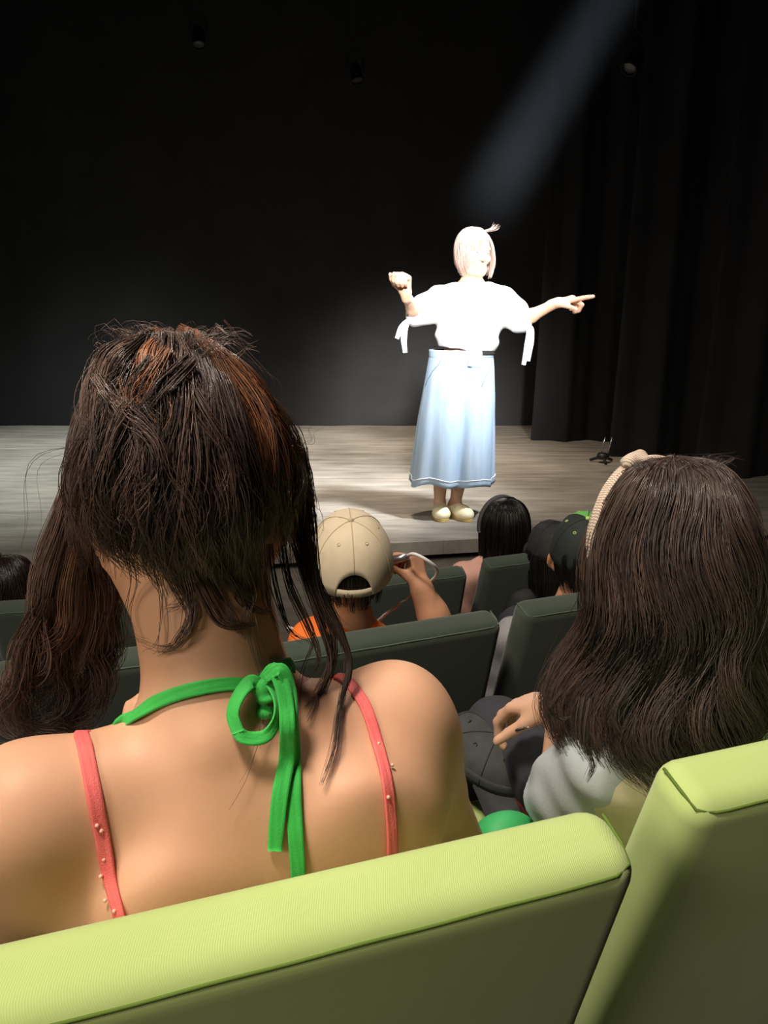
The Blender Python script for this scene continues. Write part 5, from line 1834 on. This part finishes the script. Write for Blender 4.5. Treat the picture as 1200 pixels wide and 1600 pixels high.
for k in range(17):
    a = math.radians(-100 + 200 * k / 16)
    bp_.append(J['head'] + hf_ * 0.030 + hr_ * math.sin(a) * 0.094 + hu_ * (math.cos(a) * 0.116 - 0.004)); bn.append((hr_ * math.sin(a) + hu_ * math.cos(a)).normalized())
ribbon(bp_, bn, 0.022, 0.008, 'headband', M['band_grey'], b5, n=40)
s = SDF(*bounds([J['head']], 0.15), 0.007)
MM = rotm(hr_, hf_, hu_)
s.ell(J['head'] + hu_ * 0.014 - hf_ * 0.010, (0.070, 0.087, 0.080), MM, k=0)
s.ell(J['head'] + hf_ * 0.085 - hu_ * 0.045, (0.058, 0.085, 0.10), MM, k=0.01, sub=True)
s.build('hair_underlayer', M['scalp'], b5)

# =========================== long black hair under a black cap
b6 = tag(empty('person', q(0.10, 0.34, 0)), 'person in a plain black cap with long black hair hanging over the seat', 'person')
hc = P(862, 868, 2.63)
J = seated_joints(lambda x, y, z: q(x + 0.08, y, z), r5, f5, 0.82, hc, (-0.10, 0.97, 0.05), hu=(0, -0.22, 1), sw=0.14)
s, fr = body(J, 0.82, 0.006, hands=[lap_hand(J, 'L', 0.75, r5, f5), lap_hand(J, 'R', 0.75, r5, f5)], headsc=0.92)
s.build('body', M['skin_warm'], b6)
eyes(J, 0.92, b6)
garment(J, 0.82, 0.008, 0.012, torso=True, sleeves=0.9, neckcut=0.004, wr=0.004).build('shirt', M['black_cloth'], b6)
garment(J, 0.82, 0.009, 0.010, torso=False, legs=1.6, neckcut=0, wr=0.003, extra=lambda s, r, f, u: s.ell(J['pelvis'], (0.145, 0.11, 0.09), rotm(r, f, u), k=0.03)).build('trousers', M['dark_cloth'], b6)
hr_, hf_, hu_ = frame(J['hf'], J['hu'])
H = Hair()
prl = [(0.03, 0.04, 0.03), (0.078, 0.094, 0.07), (0.086, 0.104, 0.12), (0.080, 0.125, 0.19), (0.072, 0.135, 0.26), (0.060, 0.135, 0.33)]
long_hair(H, J['head'] + hu_ * 0.105, J['hf'], J['hu'], prl, 26, 36, blk, 0.0011, wave=0.002, arc=(-115, 115), seg=12, spread=(0.006, 0.016, 0.020, 0.012))
H.build('hair', M['hair'], b6)
cap_hat('cap', J['head'] + hu_ * 0.012, J['hf'], J['hu'], 0.092, 0.112, M['black_cloth'], M['black_cloth'], M['black_cloth'], b6, M['black_cloth'], False)

# =========================== brown head at the left edge
q, r7, f7 = seat_frame(s3z)
b7 = tag(empty('person', q(-0.05, 0.35, 0)), 'person with tousled brown hair in the farther row at the left edge', 'person')
hc = P(8, 922, 2.30)
J = seated_joints(q, r7, f7, 0.82, hc, (0.15, 0.98, 0.05), sw=0.15)
s, fr = body(J, 0.82, 0.007, hands=[lap_hand(J, 'L', 0.75, r7, f7), lap_hand(J, 'R', 0.75, r7, f7)], headsc=0.92)
s.build('body', M['skin_warm'], b7)
eyes(J, 0.92, b7)
garment(J, 0.82, 0.008, 0.012, torso=True, sleeves=0.9, neckcut=0.004, wr=0.004).build('shirt', M['grey_cloth'], b7)
garment(J, 0.82, 0.009, 0.010, torso=False, legs=1.6, neckcut=0, wr=0.003, extra=lambda s, r, f, u: s.ell(J['pelvis'], (0.145, 0.11, 0.09), rotm(r, f, u), k=0.03)).build('trousers', M['dark_cloth'], b7)
hr_, hf_, hu_ = frame(J['hf'], J['hu'])
H = Hair()
long_hair(H, J['head'] + hu_ * 0.108, J['hf'], J['hu'], prs, 40, 30, (0.024, 0.015, 0.012), 0.0009, wave=0.010, freq=3, arc=(-130, 130), seg=14, spread=(0.010, 0.022, 0.022, 0.014), wavy=0.012)
H.build('hair', M['hair'], b7)
